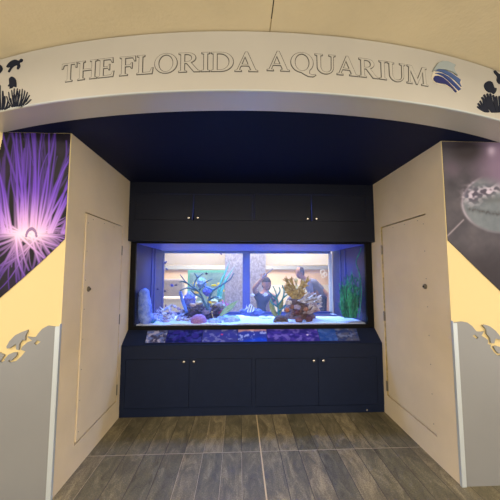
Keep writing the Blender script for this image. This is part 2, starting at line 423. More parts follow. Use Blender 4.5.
lpart('emblem_border', [halo], mat('cream_enamel', (214, 205, 188), .4), -.0005)
lpart('wave', [emb([(70, 262), (110, 232), (180, 222), (260, 240), (375, 300), (360, 340), (378, 388), (300, 318), (230, 278), (160, 258), (110, 254)])], mat('mid_blue_enamel', (62, 92, 150), .35))
lpart('wave', [emb([(68, 292), (110, 274), (170, 276), (240, 305), (372, 420), (342, 445), (280, 390), (220, 340), (160, 302), (110, 290)])], mat('deep_blue_enamel', (34, 64, 134), .35))
lpart('wave', [emb([(48, 356), (62, 326), (100, 314), (150, 320), (215, 362), (318, 462), (308, 472), (250, 425), (190, 395), (130, 402), (80, 400), (52, 380)])], mat('navy_enamel', (22, 36, 108), .35))

# --- sea life decals at both ends
def decal(name, pxpts, m=M_decal, k=3, label=None):
    pts = []
    for x, y in pxpts:
        # meet the view direction with the curved face
        d = at(x, y, 1.0) - Vector((0, 0, 1.45)); a = d.x**2+d.y**2; b = -2*(d.x*CX+d.y*CY); c = CX**2+CY**2-R0**2
        t = (-b-math.sqrt(b*b-4*a*c))/2/a; P = d*t; pts.append((math.atan2(P.x-CX, CY-P.y)*R0, 1.45+P.z))
    if k > 1: pts = smooth_loop(pts, k)
    if area2(pts) < 0: pts = pts[::-1]
    o = lpart(name, [pts], m, .002, fascia)
    if label: o['label'] = label
    return o
def zc(ox, oy, sc, pts): return [(ox+x/sc, oy+y/sc) for x, y in pts]
decal('turtle_decal', zc(0, 50, 7.7, [(52, 128), (80, 92), (120, 76), (148, 84), (162, 70), (178, 74), (172, 92), (152, 100), (158, 125), (142, 150), (132, 145), (136, 122), (118, 122), (95, 140), (74, 172), (64, 165), (82, 135), (60, 136)]))
decal('fish_decal', zc(0, 50, 7.7, [(72, 225), (90, 207), (110, 212), (125, 235), (128, 285), (105, 282), (96, 292), (74, 298), (80, 285), (62, 280), (74, 262)]), k=2)
decal('fish_decal', zc(0, 50, 7.7, [(-40, 150), (-20, 120), (5, 115), (22, 142), (12, 168), (-10, 185), (-30, 178)]), k=2)
random.seed(4)
def branch_decal(root, tips, w, m=M_decal):
    R_ = root
    for tx, ty in tips:
        root = (R_[0]+(tx-R_[0])*.45, R_[1])
        mx, my = (root[0]*.45+tx*.55 + random.uniform(-1, 1)), (root[1]*.5+ty*.5)
        dx, dy = tx-root[0], ty-root[1]; L = math.hypot(dx, dy); nx, ny = -dy/L*w, dx/L*w
        decal('coral_decal', [(root[0]-nx*.6, root[1]-ny*.6), (mx-nx, my-ny), (tx-nx*.9, ty-ny*.9), (tx+dx/L*.8, ty+dy/L*.8), (tx+nx*.9, ty+ny*.9), (mx+nx, my+ny), (root[0]+nx*.6, root[1]+ny*.6)], m, 2)
branch_decal((16, 107), [(7, 97), (9, 93), (12, 91), (14.5, 89.5), (17.5, 89.5), (20, 90.5), (22.5, 90), (25, 91.5), (27.5, 93), (29.5, 96), (31, 100), (11, 99), (20, 95), (24, 98), (27, 101), (15, 95), (18, 92), (13, 96), (22, 94), (28, 99)], .40)
branch_decal((2, 110), [(0, 86), (3, 92), (5, 97), (8, 102), (10, 105.5), (-2, 95)], .7)
decal('fish_decal', zc(470, 60, 8.33, [(115, 215), (125, 190), (155, 176), (185, 190), (200, 232), (218, 235), (215, 262), (198, 285), (180, 275), (150, 268), (125, 245)]), k=2)
decal('turtle_decal', zc(470, 60, 8.33, [(195, 95), (210, 88), (235, 115), (270, 130), (300, 160), (290, 195), (240, 200), (220, 170), (225, 140), (205, 115)]), k=2)
branch_decal((491, 112), [(477.5, 107), (478, 104), (480, 101.5), (483, 100.5), (485, 103), (486, 106)], .8)
branch_decal((499, 112), [(482, 98), (484, 95.5), (487, 94.5), (490, 94.5), (493, 96), (496, 97), (499, 97), (488, 99), (494, 101), (502, 98)], 1.0)

# ------------------------------------------------------------------ front wall murals and silver cut panels
def fbm(x, y, s=0): return noise.fractal(Vector((x, y, s)), 1.0, 2.0, 4)
def sm(a, b, x): t = min(1, max(0, (x-a)/(b-a))); return t*t*(3-2*t)
def mixc(a, b, t): return tuple(a[i]+(b[i]-a[i])*t for i in range(3))

# left: purple sea anemone
mx0, mx1, mz0, mz1 = -1.70, XL-.006, 1.15, 2.417
ANX, ANZ = -1.435, 1.70
random.seed(11)
TEN = []
for i in range(92):
    x0 = random.uniform(-.30, .30); a = math.radians(90 - x0*175 + random.gauss(0, 8)); L = random.uniform(.45, 1.0)*(1-.9*abs(x0)) + .08
    TEN.append((a, L, random.uniform(-.14, .14), random.uniform(.010, .018), random.uniform(.4, 1), x0))
for i in range(44):
    a = math.radians(random.choice((random.uniform(-14, 30), random.uniform(150, 194)))); TEN.append((a, random.uniform(.18, .34), random.uniform(-.2, .2), random.uniform(.007, .012), random.uniform(.5, 1), 0))
for i in range(46):
    a = math.radians(random.uniform(195, 345)); TEN.append((a, random.uniform(.2, .48), random.uniform(-.3, .3), random.uniform(.008, .016), random.uniform(.5, .9), random.uniform(-.12, .12)))
NU, NV = 150, 380
import array
buf = [[0.0]*((NU+1)*(NV+1)), [0.0]*((NU+1)*(NV+1))]
for a, L, bend, w, br, x0 in TEN:
    ns = int(L/.0025)
    for i in range(ns):
        t = i/ns; ang = a + bend*t*t + .02*math.sin(t*6+br*30)
        px = ANX + x0*(1-t)*.9 + math.cos(ang)*(.03+L*t)*.95; pz = ANZ + math.sin(ang)*(.015+L*t)
        ww = w*(1-.45*t)
        cu = (px-mx0)/(mx1-mx0)*NU; cv = (pz-mz0)/(mz1-mz0)*NV; ru = ww/(mx1-mx0)*NU; rv = ww/(mz1-mz0)*NV
        for jv in range(int(cv-rv), int(cv+rv)+2):
            if not 0 <= jv <= NV: continue
            for ju in range(int(cu-ru), int(cu+ru)+2):
                if not 0 <= ju <= NU: continue
                e = ((ju-cu)/ru)**2 + ((jv-cv)/rv)**2
                if e < 1:
                    k = jv*(NU+1)+ju; v = (1-e)**.9*br*(1-.35*t)
                    if v > buf[0][k]: buf[0][k] = v; buf[1][k] = t*L
def anem(u, v):
    k = int(round(v*NV))*(NU+1)+int(round(u*NU)); s = buf[0][k]; x = mx0+(mx1-mx0)*u; z = mz0+(mz1-mz0)*v
    r = math.hypot((x-ANX), (z-ANZ)*1.15)
    base = mixc((10, 6, 14), (34, 22, 46), sm(-.4, .6, fbm(x*5, z*4)))
    tc = mixc((238, 190, 246), (112, 66, 210), sm(.02, .42, r)); tc = mixc(tc, (98, 62, 190), sm(.4, .9, r))
    c = mixc(base, tc, min(1, s*1.25))
    c = mixc(c, (250, 225, 250), .9*math.exp(-(((x-ANX)/.13)**2+((z-ANZ)/.045)**2)))
    q = abs(math.hypot((x-ANX-.02), (z-ANZ+.02)*.6) - .034)
    if z > ANZ-.02 and q < .007: c = (150, 116, 170)
    return c
lm = thing('wall_mural', 'photo mural of purple sea anemone tentacles on the wall left of niche', 'mural', (-1.45, YF-.002, 1.7))
bot = lambda x: 1.683 - .413*((-1.18-x)/.414)**.93 if x < -1.18 else 1.683
def put(o, parent):
    o.parent = parent; o.matrix_parent_inverse = Matrix.Translation(parent.location).inverted(); return o
def lmask(u, v):
    x = mx0+(mx1-mx0)*u; z = mz0+(mz1-mz0)*v
    return z > bot(x) and x > -1.652 - max(0, (2.42-z))*-.02 - .06*sm(0, .4, 2.42-z)
put(grid_print('anemone_print', lambda u, v: (mx0+(mx1-mx0)*u, YF-.004, mz0+(mz1-mz0)*v), NU, NV, anem, vcmat('satin_photo_print', .5, 0), None, lmask), lm)
# backing board of the mural (real thickness)
def board(name, pts, y0, y1, m, parent):
    bm = bmesh.new(); prism(bm, [pts], y0, y1, lambda x, z, d: Vector((x, d, z))); return put(obj(name, bm, m, None), parent)
xs = [-1.655 + i*(XL-.006+1.655)/12 for i in range(13)]
board('mural_board', [(x, bot(x)) for x in xs] + [(XL-.006, 2.417), (-1.652, 2.417)], YF-.0036, YF-.0015, M_dark, lm)
# right: open mouthed shark in murky water
rx0, rx1, rz0, rz1 = XR+.006, 2.35, .95, 2.417
def seen(x, z):     # print coordinates: picture units of the mural, measured on the wall plane
    cy, sy, cp, sp = math.cos(YAW), math.sin(YAW), math.cos(PIT), math.sin(PIT)
    d = Vector((x, YF, z-1.45)); f = Vector((sy*cp, cy*cp, sp)); r_ = Vector((cy, -sy, 0)); u_ = r_.cross(f); k = d.dot(f)
    return 250+267*d.dot(r_)/k, 250-267*d.dot(u_)/k
def gs(x, y, cx_, cy_, sx, sy): return math.exp(-(((x-cx_)/sx)**2+((y-cy_)/sy)**2))
def shark(u, v):
    x = rx0+(rx1-rx0)*u; z = rz0+(rz1-rz0)*v; a, b = seen(x, z)
    n = fbm(x*5, z*5); n2 = fbm(x*18, z*18, 4); n3 = noise.noise(Vector((a*.22, b*.3, 2)))*1.2
    c = mixc((64, 61, 72), (86, 82, 92), .5+n)
    c = mixc(c, (46, 40, 48), sm(235, 275, b)*.8)
    c = mixc(c, (134, 112, 144), sm(0, 26, (a-462)*.62+(190-b)*.25-2)*sm(200, 185, b)*.85)
    c = mixc(c, (110, 92, 116), .5*gs(a, b, 452, 168, 10, 10))
    c = mixc(c, (44, 37, 44), min(1, 1.25*gs(a, b, 466, 150, 17, 12)))
    c = mixc(c, (196, 180, 206), .7*gs(a, b, 491, 151, 4, 5))
    ex, ez = (a-503)/41, (b-203)/30; rr = math.sqrt(ex*ex+ez*ez)
    hd = mixc((96, 104, 116), (128, 136, 146), .5+.25*n2+.3*n)
    ins = sm(1.04, .93, rr)*sm(176, 192, b+(500-a)*.25)
    c = mixc(c, hd, ins)
    c = mixc(c, (180, 172, 192), .7*math.exp(-((rr-1)/.035)**2)*sm(485, 468, a)*sm(230, 212, b) + .25*math.exp(-((rr-1)/.04)**2)*sm(205, 225, b))
    # folded wet gums: broken bright and dark patches
    gum = gs(a, b, 472, 195, 9, 9) + gs(a, b, 486, 192, 7, 5) + .7*gs(a, b, 496, 189, 8, 4)
    c = mixc(c, mixc((70, 62, 84), (214, 200, 226), sm(-.25, .4, n3 + .3*n2)), min(1, gum)*.85)
    c = mixc(c, (84, 86, 92), .5*gs(a, b, 492, 200, 14, 3))
    # toothed line of the lower jaw
    ln = 209.5 + 4.5*sm(466, 500, a) + 1.2*noise.noise(Vector((a*.45, 0, 0)))
    c = mixc(c, (58, 58, 64), .75*math.exp(-((b-ln)/2.0)**2)*sm(463, 470, a)*(.65+.5*noise.noise(Vector((a*.6, b*.3, 5)))))
    t = max(0, min(1, ((a-447)*16+(b-236)*-16)/512)); dd = math.hypot(a-447-16*t, b-236+16*t); c = mixc(c, (176, 164, 178), .7*math.exp(-(dd/.8)**2))
    return c
rm = thing('wall_mural', 'dark grey photo mural of a gaping shark on the wall right of niche', 'mural', (1.8, YF-.002, 1.7))
rbot = lambda x: 1.688 - (x-1.497)*.99 + .02*math.sin((x-1.5)*8)*0
put(grid_print('shark_print', lambda u, v: (rx0+(rx1-rx0)*u, YF-.004, rz0+(rz1-rz0)*v), 150, 260, shark, vcmat('satin_photo_print', .5, 0), None,
    lambda u, v: (rz0+(rz1-rz0)*v) > rbot(rx0+(rx1-rx0)*u)), rm)
board('mural_board', [(rx0, rbot(rx0)), (rx1-.03, rbot(rx1-.03)), (rx1-.03, 2.417), (rx0, 2.417)], YF-.0036, YF-.0015, M_dark, rm)

def wallpt(x, y): p = at(x, y, YF); return (p.x, p.z)
def silver_panel(side, prof, holes, shapes, label, xe, sgn):
    t = thing('wave_panel', label, 'wall panel', (xe + sgn*.25, YF, 0))
    bm = bmesh.new(); prism(bm, [prof] + holes, YF-.012, YF-.0016, lambda x, z, d: Vector((x, d, z))); put(obj('panel', bm, M_silver, None), t)
    for s in shapes:
        bm = bmesh.new(); prism(bm, [s], YF-.014, YF-.0016, lambda x, z, d: Vector((x, d, z))); put(obj('fish_cutout', bm, M_silver, None), t)
    lo, hi = sorted((xe, xe+sgn*.028))
    bm = bmesh.new(); bx(bm, (lo, YF-.020, .0), (hi, YF-.0016, 1.084), .003); bx(bm, (min(xe, xe-sgn*.004), YF-.020, 0), (max(xe, xe-sgn*.004), YF+.0, 1.10), .001)
    put(obj('corner_trim', bm, M_trim, None), t)
    return t
C3 = lambda pts: [wallpt(x/7.15, 310+y/7.15) for x, y in pts]
C4 = lambda pts: [wallpt(440+x/7.15, 310+y/7.15) for x, y in pts]
profL = C3([(405, 116), (350, 110), (310, 132), (282, 165), (265, 190), (240, 193), (205, 188), (238, 215), (205, 228), (170, 258), (160, 280), (192, 292), (165, 325), (125, 362), (85, 372), (50, 352), (25, 372), (0, 362)])
profL = [(XL-.001, profL[0][1])] + profL + [(-1.75, profL[-1][1]-.02), (-1.85, 1.02), (-2.05, 1.0), (-2.05, 0), (XL-.001, 0)]
silver_panel('l', profL, [C3([(252, 238), (275, 210), (299, 224), (270, 248)])],
    [C3([(62, 272), (58, 258), (80, 218), (120, 177), (165, 155), (206, 140), (208, 150), (192, 180), (190, 215), (172, 208), (150, 238), (145, 282), (128, 278), (126, 240), (105, 252), (82, 268)]),
     C3([(42, 350), (72, 315), (105, 300), (133, 300), (130, 322), (90, 360), (82, 350), (62, 366), (52, 360)]),
     C3([(-30, 330), (0, 298), (42, 318), (22, 350), (5, 372), (-20, 360)])],
    'silver wave shaped wall panel with fish cutouts below the purple mural', XL, -1)
profR = C4([(85, 88), (150, 80), (185, 87), (220, 112), (250, 150), (285, 154), (305, 150), (286, 180), (312, 196), (335, 215), (330, 240), (352, 248), (350, 265), (375, 300), (405, 325), (430, 318)])
profR = [(XR+.001, profR[0][1])] + profR + [(2.1, profR[-1][1]), (2.3, 1.02), (2.4, 1.0), (2.4, 0), (XR+.001, 0)]
silver_panel('r', profR[::1], [C4([(222, 182), (240, 172), (266, 196), (250, 206)])],
    [C4([(294, 106), (310, 102), (345, 114), (385, 145), (425, 195), (440, 215), (420, 210), (385, 200), (375, 235), (352, 232), (345, 195), (322, 168), (318, 135)]),
     C4([(370, 258), (388, 252), (420, 262), (450, 285), (430, 308), (405, 306), (385, 285)])],
    'silver wave shaped wall panel with fish cutouts below the shark mural', XR, 1)
for nme, a, b in (('baseboard_right', XR+.03, 4), ('baseboard_left', -4, XL-.03)): pass

# ------------------------------------------------------------------ cabinets
def knob(parent, x, y, z, m=M_knob):
    bm = bmesh.new(); tube(bm, [(x, y, z), (x, y-.006, z), (x, y-.012, z), (x, y-.020, z), (x, y-.026, z), (x, y-.028, z)], [.008, .005, .006, .0135, .0125, .006], 18)
    return obj('knob', bm, m, parent, smooth=True)
# base cabinet with slanted reader rail
bc = thing('base_cabinet', 'long navy base cabinet with slanted top and four doors beneath the aquarium', 'cabinet')
bm = bmesh.new(); y = YB
secs = [(y+.012, .0), (y+.012, .072), (y, .078), (y, .695), (2.995, .800), (4.12, .800), (4.12, 0)]
# carcass face with openings for the doors
def face_with_holes(bm, x0, x1, z0, z1, holes, y0, y1):
    xs_ = sorted({x0, x1} | {h[0] for h in holes} | {h[1] for h in holes}); zs_ = sorted({z0, z1} | {h[2] for h in holes} | {h[3] for h in holes})
    for i in range(len(xs_)-1):
        for j in range(len(zs_)-1):
            cx_, cz_ = (xs_[i]+xs_[i+1])/2, (zs_[j]+zs_[j+1])/2
            if any(h[0] < cx_ < h[1] and h[2] < cz_ < h[3] for h in holes): continue
            bx(bm, (xs_[i], y0, zs_[j]), (xs_[i+1], y1, zs_[j+1]))
holes = [(-1.137, .135, .085, .560), (.172, 1.440, .078, .553)]
face_with_holes(bm, XL+.001, XR-.001, .076, .690, holes, y, y+.02)
obj('face_frame', bm, M_navy, bc)
bm = bmesh.new()
prism(bm, [[(y+.024, .076), (y+.024, .688), (y, .688), (y, .697), (2.963, .820), (2.9635, .800), (4.12, .800), (4.12, .076)]], XL+.001, XR-.001, lambda a, b, d: Vector((d, a, b)))
obj('body', bm, M_navy, bc)
bm = bmesh.new(); bx(bm, (XL+.001, y+.003, 0), (XR-.001, 4.1, .074)); obj('toe_kick', bm, M_navy, bc)
g = .003
for (x0, x1, z0, z1) in holes:
    xm = (x0+x1)/2 + (.0 if x0 < 0 else .015)
    for a, b, kx in ((x0+g, xm-g/2, xm-.05), (xm+g/2, x1-g, xm+.05)):
        bm = bmesh.new(); bx(bm, (a, y-.002, z0+g), (b, y+.018, z1-g), .0015); d = obj('door', bm, M_navy, bc)
        knob(d, kx, y-.002, z1-.022)
bm = bmesh.new(); tube(bm, [(1.32, y+.003, .026), (1.32, y-.002, .026)], .008, 12); obj('screw_cap', bm, M_knob, bc)

# upper cabinet, hollow: the tank lamps glow through its door gap
uc = thing('upper_cabinet', 'dark navy upper cabinet with four doors above the aquarium', 'cabinet')
yu = 2.885; hol = [(-1.122, .143, 1.998, 2.288), (.166, 1.417, 1.998, 2.297)]
bm = bmesh.new(); face_with_holes(bm, XL+.001, XR-.001, 1.771, ZS-.003, hol, yu, yu+.02); obj('face_frame', bm, M_navy2, uc)
bm = bmesh.new(); bx(bm, (XL+.001, yu+.02, 1.771), (XR-.001, 4.1, 1.790)); bx(bm, (XL+.001, 4.08, 1.79), (XR-.001, 4.1, ZS-.003)); bx(bm, (XL+.001, yu+.02, ZS-.02), (XR-.001, 4.08, ZS-.003))
obj('body', bm, M_navy2, uc)
for hi_, (x0, x1, z0, z1) in enumerate(hol):
    xm = (x0+x1)/2 + (-.004 if hi_ == 0 else .008)
    for k, (a, b, kx) in enumerate(((x0+g, xm-.002, xm-.048), (xm+.002, x1-g, xm+.048))):
        bm = bmesh.new(); vv = bx(bm, (a, yu-.002, z0+g), (b, yu+.018, z1-g), 0)
        # the pair has sagged: the gap opens towards the bottom
        for v in bm.verts:
            if v.co.z < (z0+z1)/2:
                if k == 0 and v.co.x > (a+b)/2: v.co.x -= .009
                if k == 1 and v.co.x < (a+b)/2: v.co.x += .004
        d = obj('door', bm, M_navy2, uc); knob(d, kx, yu-.002, z0+.024)
for o_ in ((-1.0, -.88),):
    pass

# ------------------------------------------------------------------ info strip on the slanted rail
strip = thing('info_panel', 'long glossy strip of reef pictures on slanted cabinet top under the tank', 'information panel')
def slp(x, t, d=0):   # t 0 bottom .. 1 top on the slope ; d height above it
    nrm = Vector((0, -.123, .148)).normalized(); p = Vector((x, YB, .697)).lerp(Vector((x, 2.963, .820)), t); return p + nrm*d
bm = bmesh.new(); pts = [(-.952, .13), (1.272, .11), (1.290, .965), (-.962, .965)]
prism(bm, [pts], .0005, .004, lambda x, t, d: slp(x, t, d)); obj('strip_board', bm, mat('strip_backing', (30, 36, 80), .3), strip)
sec = [-.957, -.755, -.38, -.01, .30, .855, 1.28]
pals = [[(60, 60, 84), (170, 164, 178), (40, 44, 70), (96, 110, 160)], [(24, 30, 82), (70, 80, 160), (110, 84, 190), (50, 44, 130)], [(60, 64, 136), (150, 150, 190), (220, 70, 110), (54, 58, 140)],
        [(54, 64, 150), (160, 170, 220), (240, 170, 150), (46, 60, 150)], [(46, 42, 120), (140, 126, 200), (60, 60, 150), (70, 56, 150)], [(40, 56, 104), (130, 144, 180), (40, 80, 150), (80, 82, 104)]]
def bird(u, v, k, cx_, cz_, s): return math.exp(-(((u-cx_)/s)**2+((v-cz_)/.14)**2)*2)
for k in range(6):
    P = pals[k]
    def cf(u, v, P=P, k=k):
        w = (sec[k+1]-sec[k])/.2; a = fbm(u*w*3+k*9, v*3.2, k); b = fbm(u*w*3.2+k*5, v*3.4, 3+k)
        c = mixc(P[0], P[3], sm(-.4, .4, a)); c = mixc(c, P[1], sm(.12, .4, b)*(.9 if k in (0, 3) else .55))
        if k == 2: c = mixc(c, P[2], sm(.45, .7, b*.5+bird(u, v, k, .55, .6, .08)*.9)) ; 
        if k == 3 and v > .72: c = mixc(c, P[2], .7*sm(.76, .95, v+.15*a))
        if k == 3: c = mixc(c, (30, 70, 210), sm(.5, .2, v+abs(u-.75)*.5)*.8)
        if k == 4: c = mixc(c, (230, 220, 235), sm(.5, .8, bird(u, v, k, .78, .5, .05)+b*.3))
        if k == 5 and u < .45: c = mixc(c, (40, 90, 180), .5)
        return c
    x0, x1 = sec[k]+.003, sec[k+1]-.003
    def Pf(u, v, x0=x0, x1=x1, k=k):
        t = .15 + .80*v; xl = x0 + (0 if k else -.018*v) ; xr = x1 + (0 if k < 5 else .018*v)
        return slp(xl + (xr-xl)*u, t, .0046)
    grid_print('picture', Pf, 60, 22, cf, vcmat('glossy_print', .2, .4), strip)

# ------------------------------------------------------------------ aquarium
def glass_mat(name, tint, refl=.8):
    m = bpy.data.materials.new(name); m.use_nodes = True; nt = m.node_tree; nt.nodes.clear(); N = nt.nodes.new
    o = N('ShaderNodeOutputMaterial'); mx = N('ShaderNodeMixShader'); t = N('ShaderNodeBsdfTransparent'); g_ = N('ShaderNodeBsdfGlossy'); f = N('ShaderNodeFresnel')
    t.inputs[0].default_value = (*tint, 1); g_.inputs['Roughness'].default_value = .02; f.inputs[0].default_value = 1.45
    mm = N('ShaderNodeMath'); mm.operation = 'MULTIPLY'; mm.inputs[1].default_value = refl
    nt.links.new(f.outputs[0], mm.inputs[0]); nt.links.new(mm.outputs[0], mx.inputs[0]); nt.links.new(t.outputs[0], mx.inputs[1]); nt.links.new(g_.outputs[0], mx.inputs[2]); nt.links.new(mx.outputs[0], o.inputs[0])
    return m
tank = thing('aquarium', 'wide black framed aquarium tank glowing blue between the navy cabinets', 'aquarium', (.15, 3.0, .80))
TX0, TX1, TY0, TY1, TZ0, TZ1 = -1.13, 1.44, 3.0, 4.07, .80, 1.771
def tput(name, bm, m, smooth=False): return put(obj(name, bm, m, None, smooth=smooth), tank)
bm = bmesh.new(); 
for lo, hi in (((XL+.002, 2.965, .801), (XR-.002, 3.0, .858)), ((XL+.002, 2.965, 1.757), (XR-.002, 3.0, TZ1)), ((XL+.002, 2.965, .858), (-1.128, 3.0, 1.757)), ((1.432, 2.965, .858), (XR-.002, 3.0, 1.757))): bx(bm, lo, hi)
tput('front_frame', bm, M_black)
M_tankside = mat('blue_tank_wall', (28, 38, 92), .5, var=.05, scale=3)
bm = bmesh.new(); bx(bm, (TX0-.02, 3.001, .802), (TX0, TY1, 1.768)); tput('side_wall', bm, M_tankside)
bm = bmesh.new(); bx(bm, (TX1, 3.001, .802), (TX1+.02, TY1, 1.768)); tput('side_wall', bm, M_tankside)
bm = bmesh.new(); bx(bm, (TX0, 3.001, .802), (TX1, TY1, .812)); tput('bottom', bm, M_tankside)
bm = bmesh.new(); bx(bm, (TX0, 3.001, 1.752), (TX1, TY1-.001, 1.768)); tput('lid', bm, mat('blue_lit_lid', (84, 98, 200), .5))  # blue lamp light on the water's underside is put into the lid colour
bm = bmesh.new(); bx(bm, (TX0+.002, 3.001, .860), (TX1-.002, 3.009, 1.750)); tput('front_pane', bm, glass_mat('clear_tank_glass', (.97, .98, 1), .4))
# rear window frame: violet posts, a centre post, pale right jamb
M_viol = mat('violet_window_frame', (50, 56, 122), .5)
bm = bmesh.new()
for lo, hi in (((TX0, TY1-.06, .812), (TX0+.012, TY1, 1.752)), ((.055, TY1-.05, .812), (.165, TY1, 1.716)), ((TX0+.012, TY1-.05, 1.716), (1.40, TY1, 1.752)), ((TX0+.012, TY1-.05, .78+.032), (1.40, TY1, .842))): bx(bm, lo, hi)
tput('rear_frame', bm, M_viol)
bm = bmesh.new(); bx(bm, (1.372, TY1-.05, .812), (1.418, TY1, 1.716)); tput('rear_jamb', bm, mat('lit_cream_jamb', (226, 214, 190), .5))  # same rear frame, the light falling on it painted in as cream
bm = bmesh.new(); bx(bm, (TX0+.012, TY1-.02, .842), (1.372, TY1-.012, 1.716)); tput('rear_pane', bm, glass_mat('clear_rear_glass', (.93, .95, 1.0), .3))
# vertical seams on left side wall
for xx, yy in ((TX0, 3.50), (TX0, 3.62), (TX1-.012, 3.55), (TX1-.012, 3.72)):
    bm = bmesh.new(); bx(bm, (xx, yy, .812), (xx+.012, yy+.03, 1.752)); tput('wall_rib', bm, M_viol)
# water: faintly blue, slightly cloudy
def water():
    m = bpy.data.materials.new('cloudy_blue_water'); m.use_nodes = True; nt = m.node_tree; nt.nodes.clear(); N = nt.nodes.new
    o = N('ShaderNodeOutputMaterial'); s = N('ShaderNodeVolumeScatter'); s.inputs['Color'].default_value = (.5, .68, 1, 1); s.inputs['Density'].default_value = .09; s.inputs['Anisotropy'].default_value = .1
    nt.links.new(s.outputs[0], o.inputs['Volume']); return m
bm = bmesh.new(); bx(bm, (TX0+.001, 3.010, .813), (TX1-.001, TY1-.022, 1.735)); tput('water', bm, water())
# sand
def sandz(x, y): return .868 - .06*sm(3.2, 3.9, y) + .012*noise.noise(Vector((x*4, y*4, 0))) + .004*noise.noise(Vector((x*19, y*19, 2)))
me = bpy.data.meshes.new('sand'); vts, fs = [], []; nx_, ny_ = 120, 48
for j in range(ny_+1):
    for i in range(nx_+1):
        x = TX0+.014 + (TX1-TX0-.028)*i/nx_; yy = 3.012 + (TY1-.06-3.012)*j/ny_; vts.append((x, yy, sandz(x, yy)))
for j in range(ny_):
    for i in range(nx_): a = j*(nx_+1)+i; fs.append((a, a+1, a+nx_+2, a+nx_+1))
nb = len(vts)
for (x, yy) in ((TX0+.014, 3.012), (TX1-.014, 3.012), (TX1-.014, TY1-.06), (TX0+.014, TY1-.06)): vts.append((x, yy, .813))
fs += [tuple(range(0, nx_+1)) + (nb+1, nb), tuple(range(ny_*(nx_+1), (ny_+1)*(nx_+1)))[::-1] + (nb+3, nb+2)]
me.from_pydata(vts, [], fs); me.materials.append(mat('pale_aquarium_sand', (214, 218, 232), .9, var=.1, scale=60, bump=.3, bscale=200))
sand = link('sand', me); tag(sand, 'pale bluish white sand covering the bottom of the aquarium', 'sand'); sand['kind'] = 'stuff'

# ---------- corals, rocks, plants
random.seed(7)
def W(px, py, Y): return at(px, py, Y)
def single(name, bm, m, label, cat, group=None, smooth=True): return tag(obj(name, bm, m, smooth=smooth), label, cat, group)

bm = bmesh.new(); p = W(144, 310, 3.18)
blob(bm, (-1.066, 3.085, 1.185), (.058, .06, .072), .10, 2.0, 3, 3); blob(bm, (-1.062, 3.085, 1.10), (.066, .064, .12), .10, 2.0, 4, 4); blob(bm, (-1.054, 3.09, 1.0), (.074, .068, .15), .12, 2.5, 4, 6, flat=.85); blob(bm, (-1.03, 3.09, .91), (.072, .066, .10), .2, 2.5, 3, 9, flat=.85)
single('boulder', bm, mat('pale_blue_rock', (96, 124, 214), .8, c2=(150, 172, 236), scale=22, bump=.4, bscale=50), 'tall rounded pale blue boulder against the left end of the tank', 'rock')

bm = bmesh.new()
for k in range(26):
    a = random.uniform(0, 2*PI); l = random.uniform(.03, .06); c = Vector((W(152, 321, 3.06).x, 3.07, .868))
    tube(bm, [c + Vector((math.cos(a)*.01, math.sin(a)*.008, 0)), c + Vector((math.cos(a)*.03, math.sin(a)*.02, l*.6)), c + Vector((math.cos(a)*.05, math.sin(a)*.03, l))], [.004, .0035, .0015], 6)
single('sea_anemone', bm, mat('teal_tentacles', (52, 130, 158), .5), 'small teal spiky anemone at foot of the pale blue boulder', 'anemone')

# leafy rubble heap at left: each broken coral piece on its own
M_rub = [mat('grey_lilac_coral', (172, 168, 196), .85, c2=(206, 200, 214), scale=40), mat('dusky_coral', (136, 128, 164), .85, c2=(170, 150, 170), scale=40), mat('blue_grey_coral', (132, 146, 200), .85, c2=(170, 180, 222), scale=40), mat('tan_coral', (176, 156, 150), .85, c2=(204, 186, 176), scale=40)]
def shard(c, s, rot, seed, m):
    bm = bmesh.new(); blob(bm, (0, 0, 0), (s, s*.55, s*.32), .5, 2.2, 2, seed)
    R = Matrix.Rotation(rot[2], 4, 'Z') @ Matrix.Rotation(rot[1], 4, 'Y') @ Matrix.Rotation(rot[0], 4, 'X')
    bmesh.ops.transform(bm, matrix=Matrix.Translation(c) @ R, verts=bm.verts)
    return obj('coral_piece', bm, m, smooth=False)
n_ = 0
for k in range(64):
    px = random.uniform(153, 192); h = random.random()
    top = 322 - 17*math.sin(min(1, max(0, (px-150)/40))*PI*.8+.3)
    py = 322 - (322-top)*h; Y = 3.14 + .35*h + random.uniform(-.04, .04)
    c = W(px, py, Y); c.z = max(c.z, sandz(c.x, c.y)+.012)
    mk = random.randrange(4)
    o = shard(c, random.uniform(.024, .046), (random.uniform(-1, 1), random.uniform(-1, 1), random.uniform(0, 3)), k, M_rub[mk])
    tag(o, 'broken %s coral piece in the heap left of the steel blue branching coral' % ('grey lilac', 'dusky mauve', 'blue grey', 'tan')[mk], 'coral', 'broken coral pieces heaped on the left, %s ones' % ('grey lilac', 'dusky mauve', 'blue grey', 'tan')[mk])

# rock base under the blue branching coral
M_drk = mat('dark_reef_rock', (40, 38, 66), .9, c2=(104, 92, 124), scale=28, bump=.8, bscale=60)
bm = bmesh.new(); c = W(205, 314, 3.42); blob(bm, (c.x, 3.45, .89), (.25, .14, .07), .6, 2.8, 4, 21, flat=.85); blob(bm, (c.x-.13, 3.42, .96), (.11, .11, .08), .6, 3, 4, 22); blob(bm, (c.x+.09, 3.42, .97), (.10, .11, .075), .6, 3, 4, 23)
single('reef_rock', bm, M_drk, 'dark reef rock mound carrying the blue branching coral', 'rock')

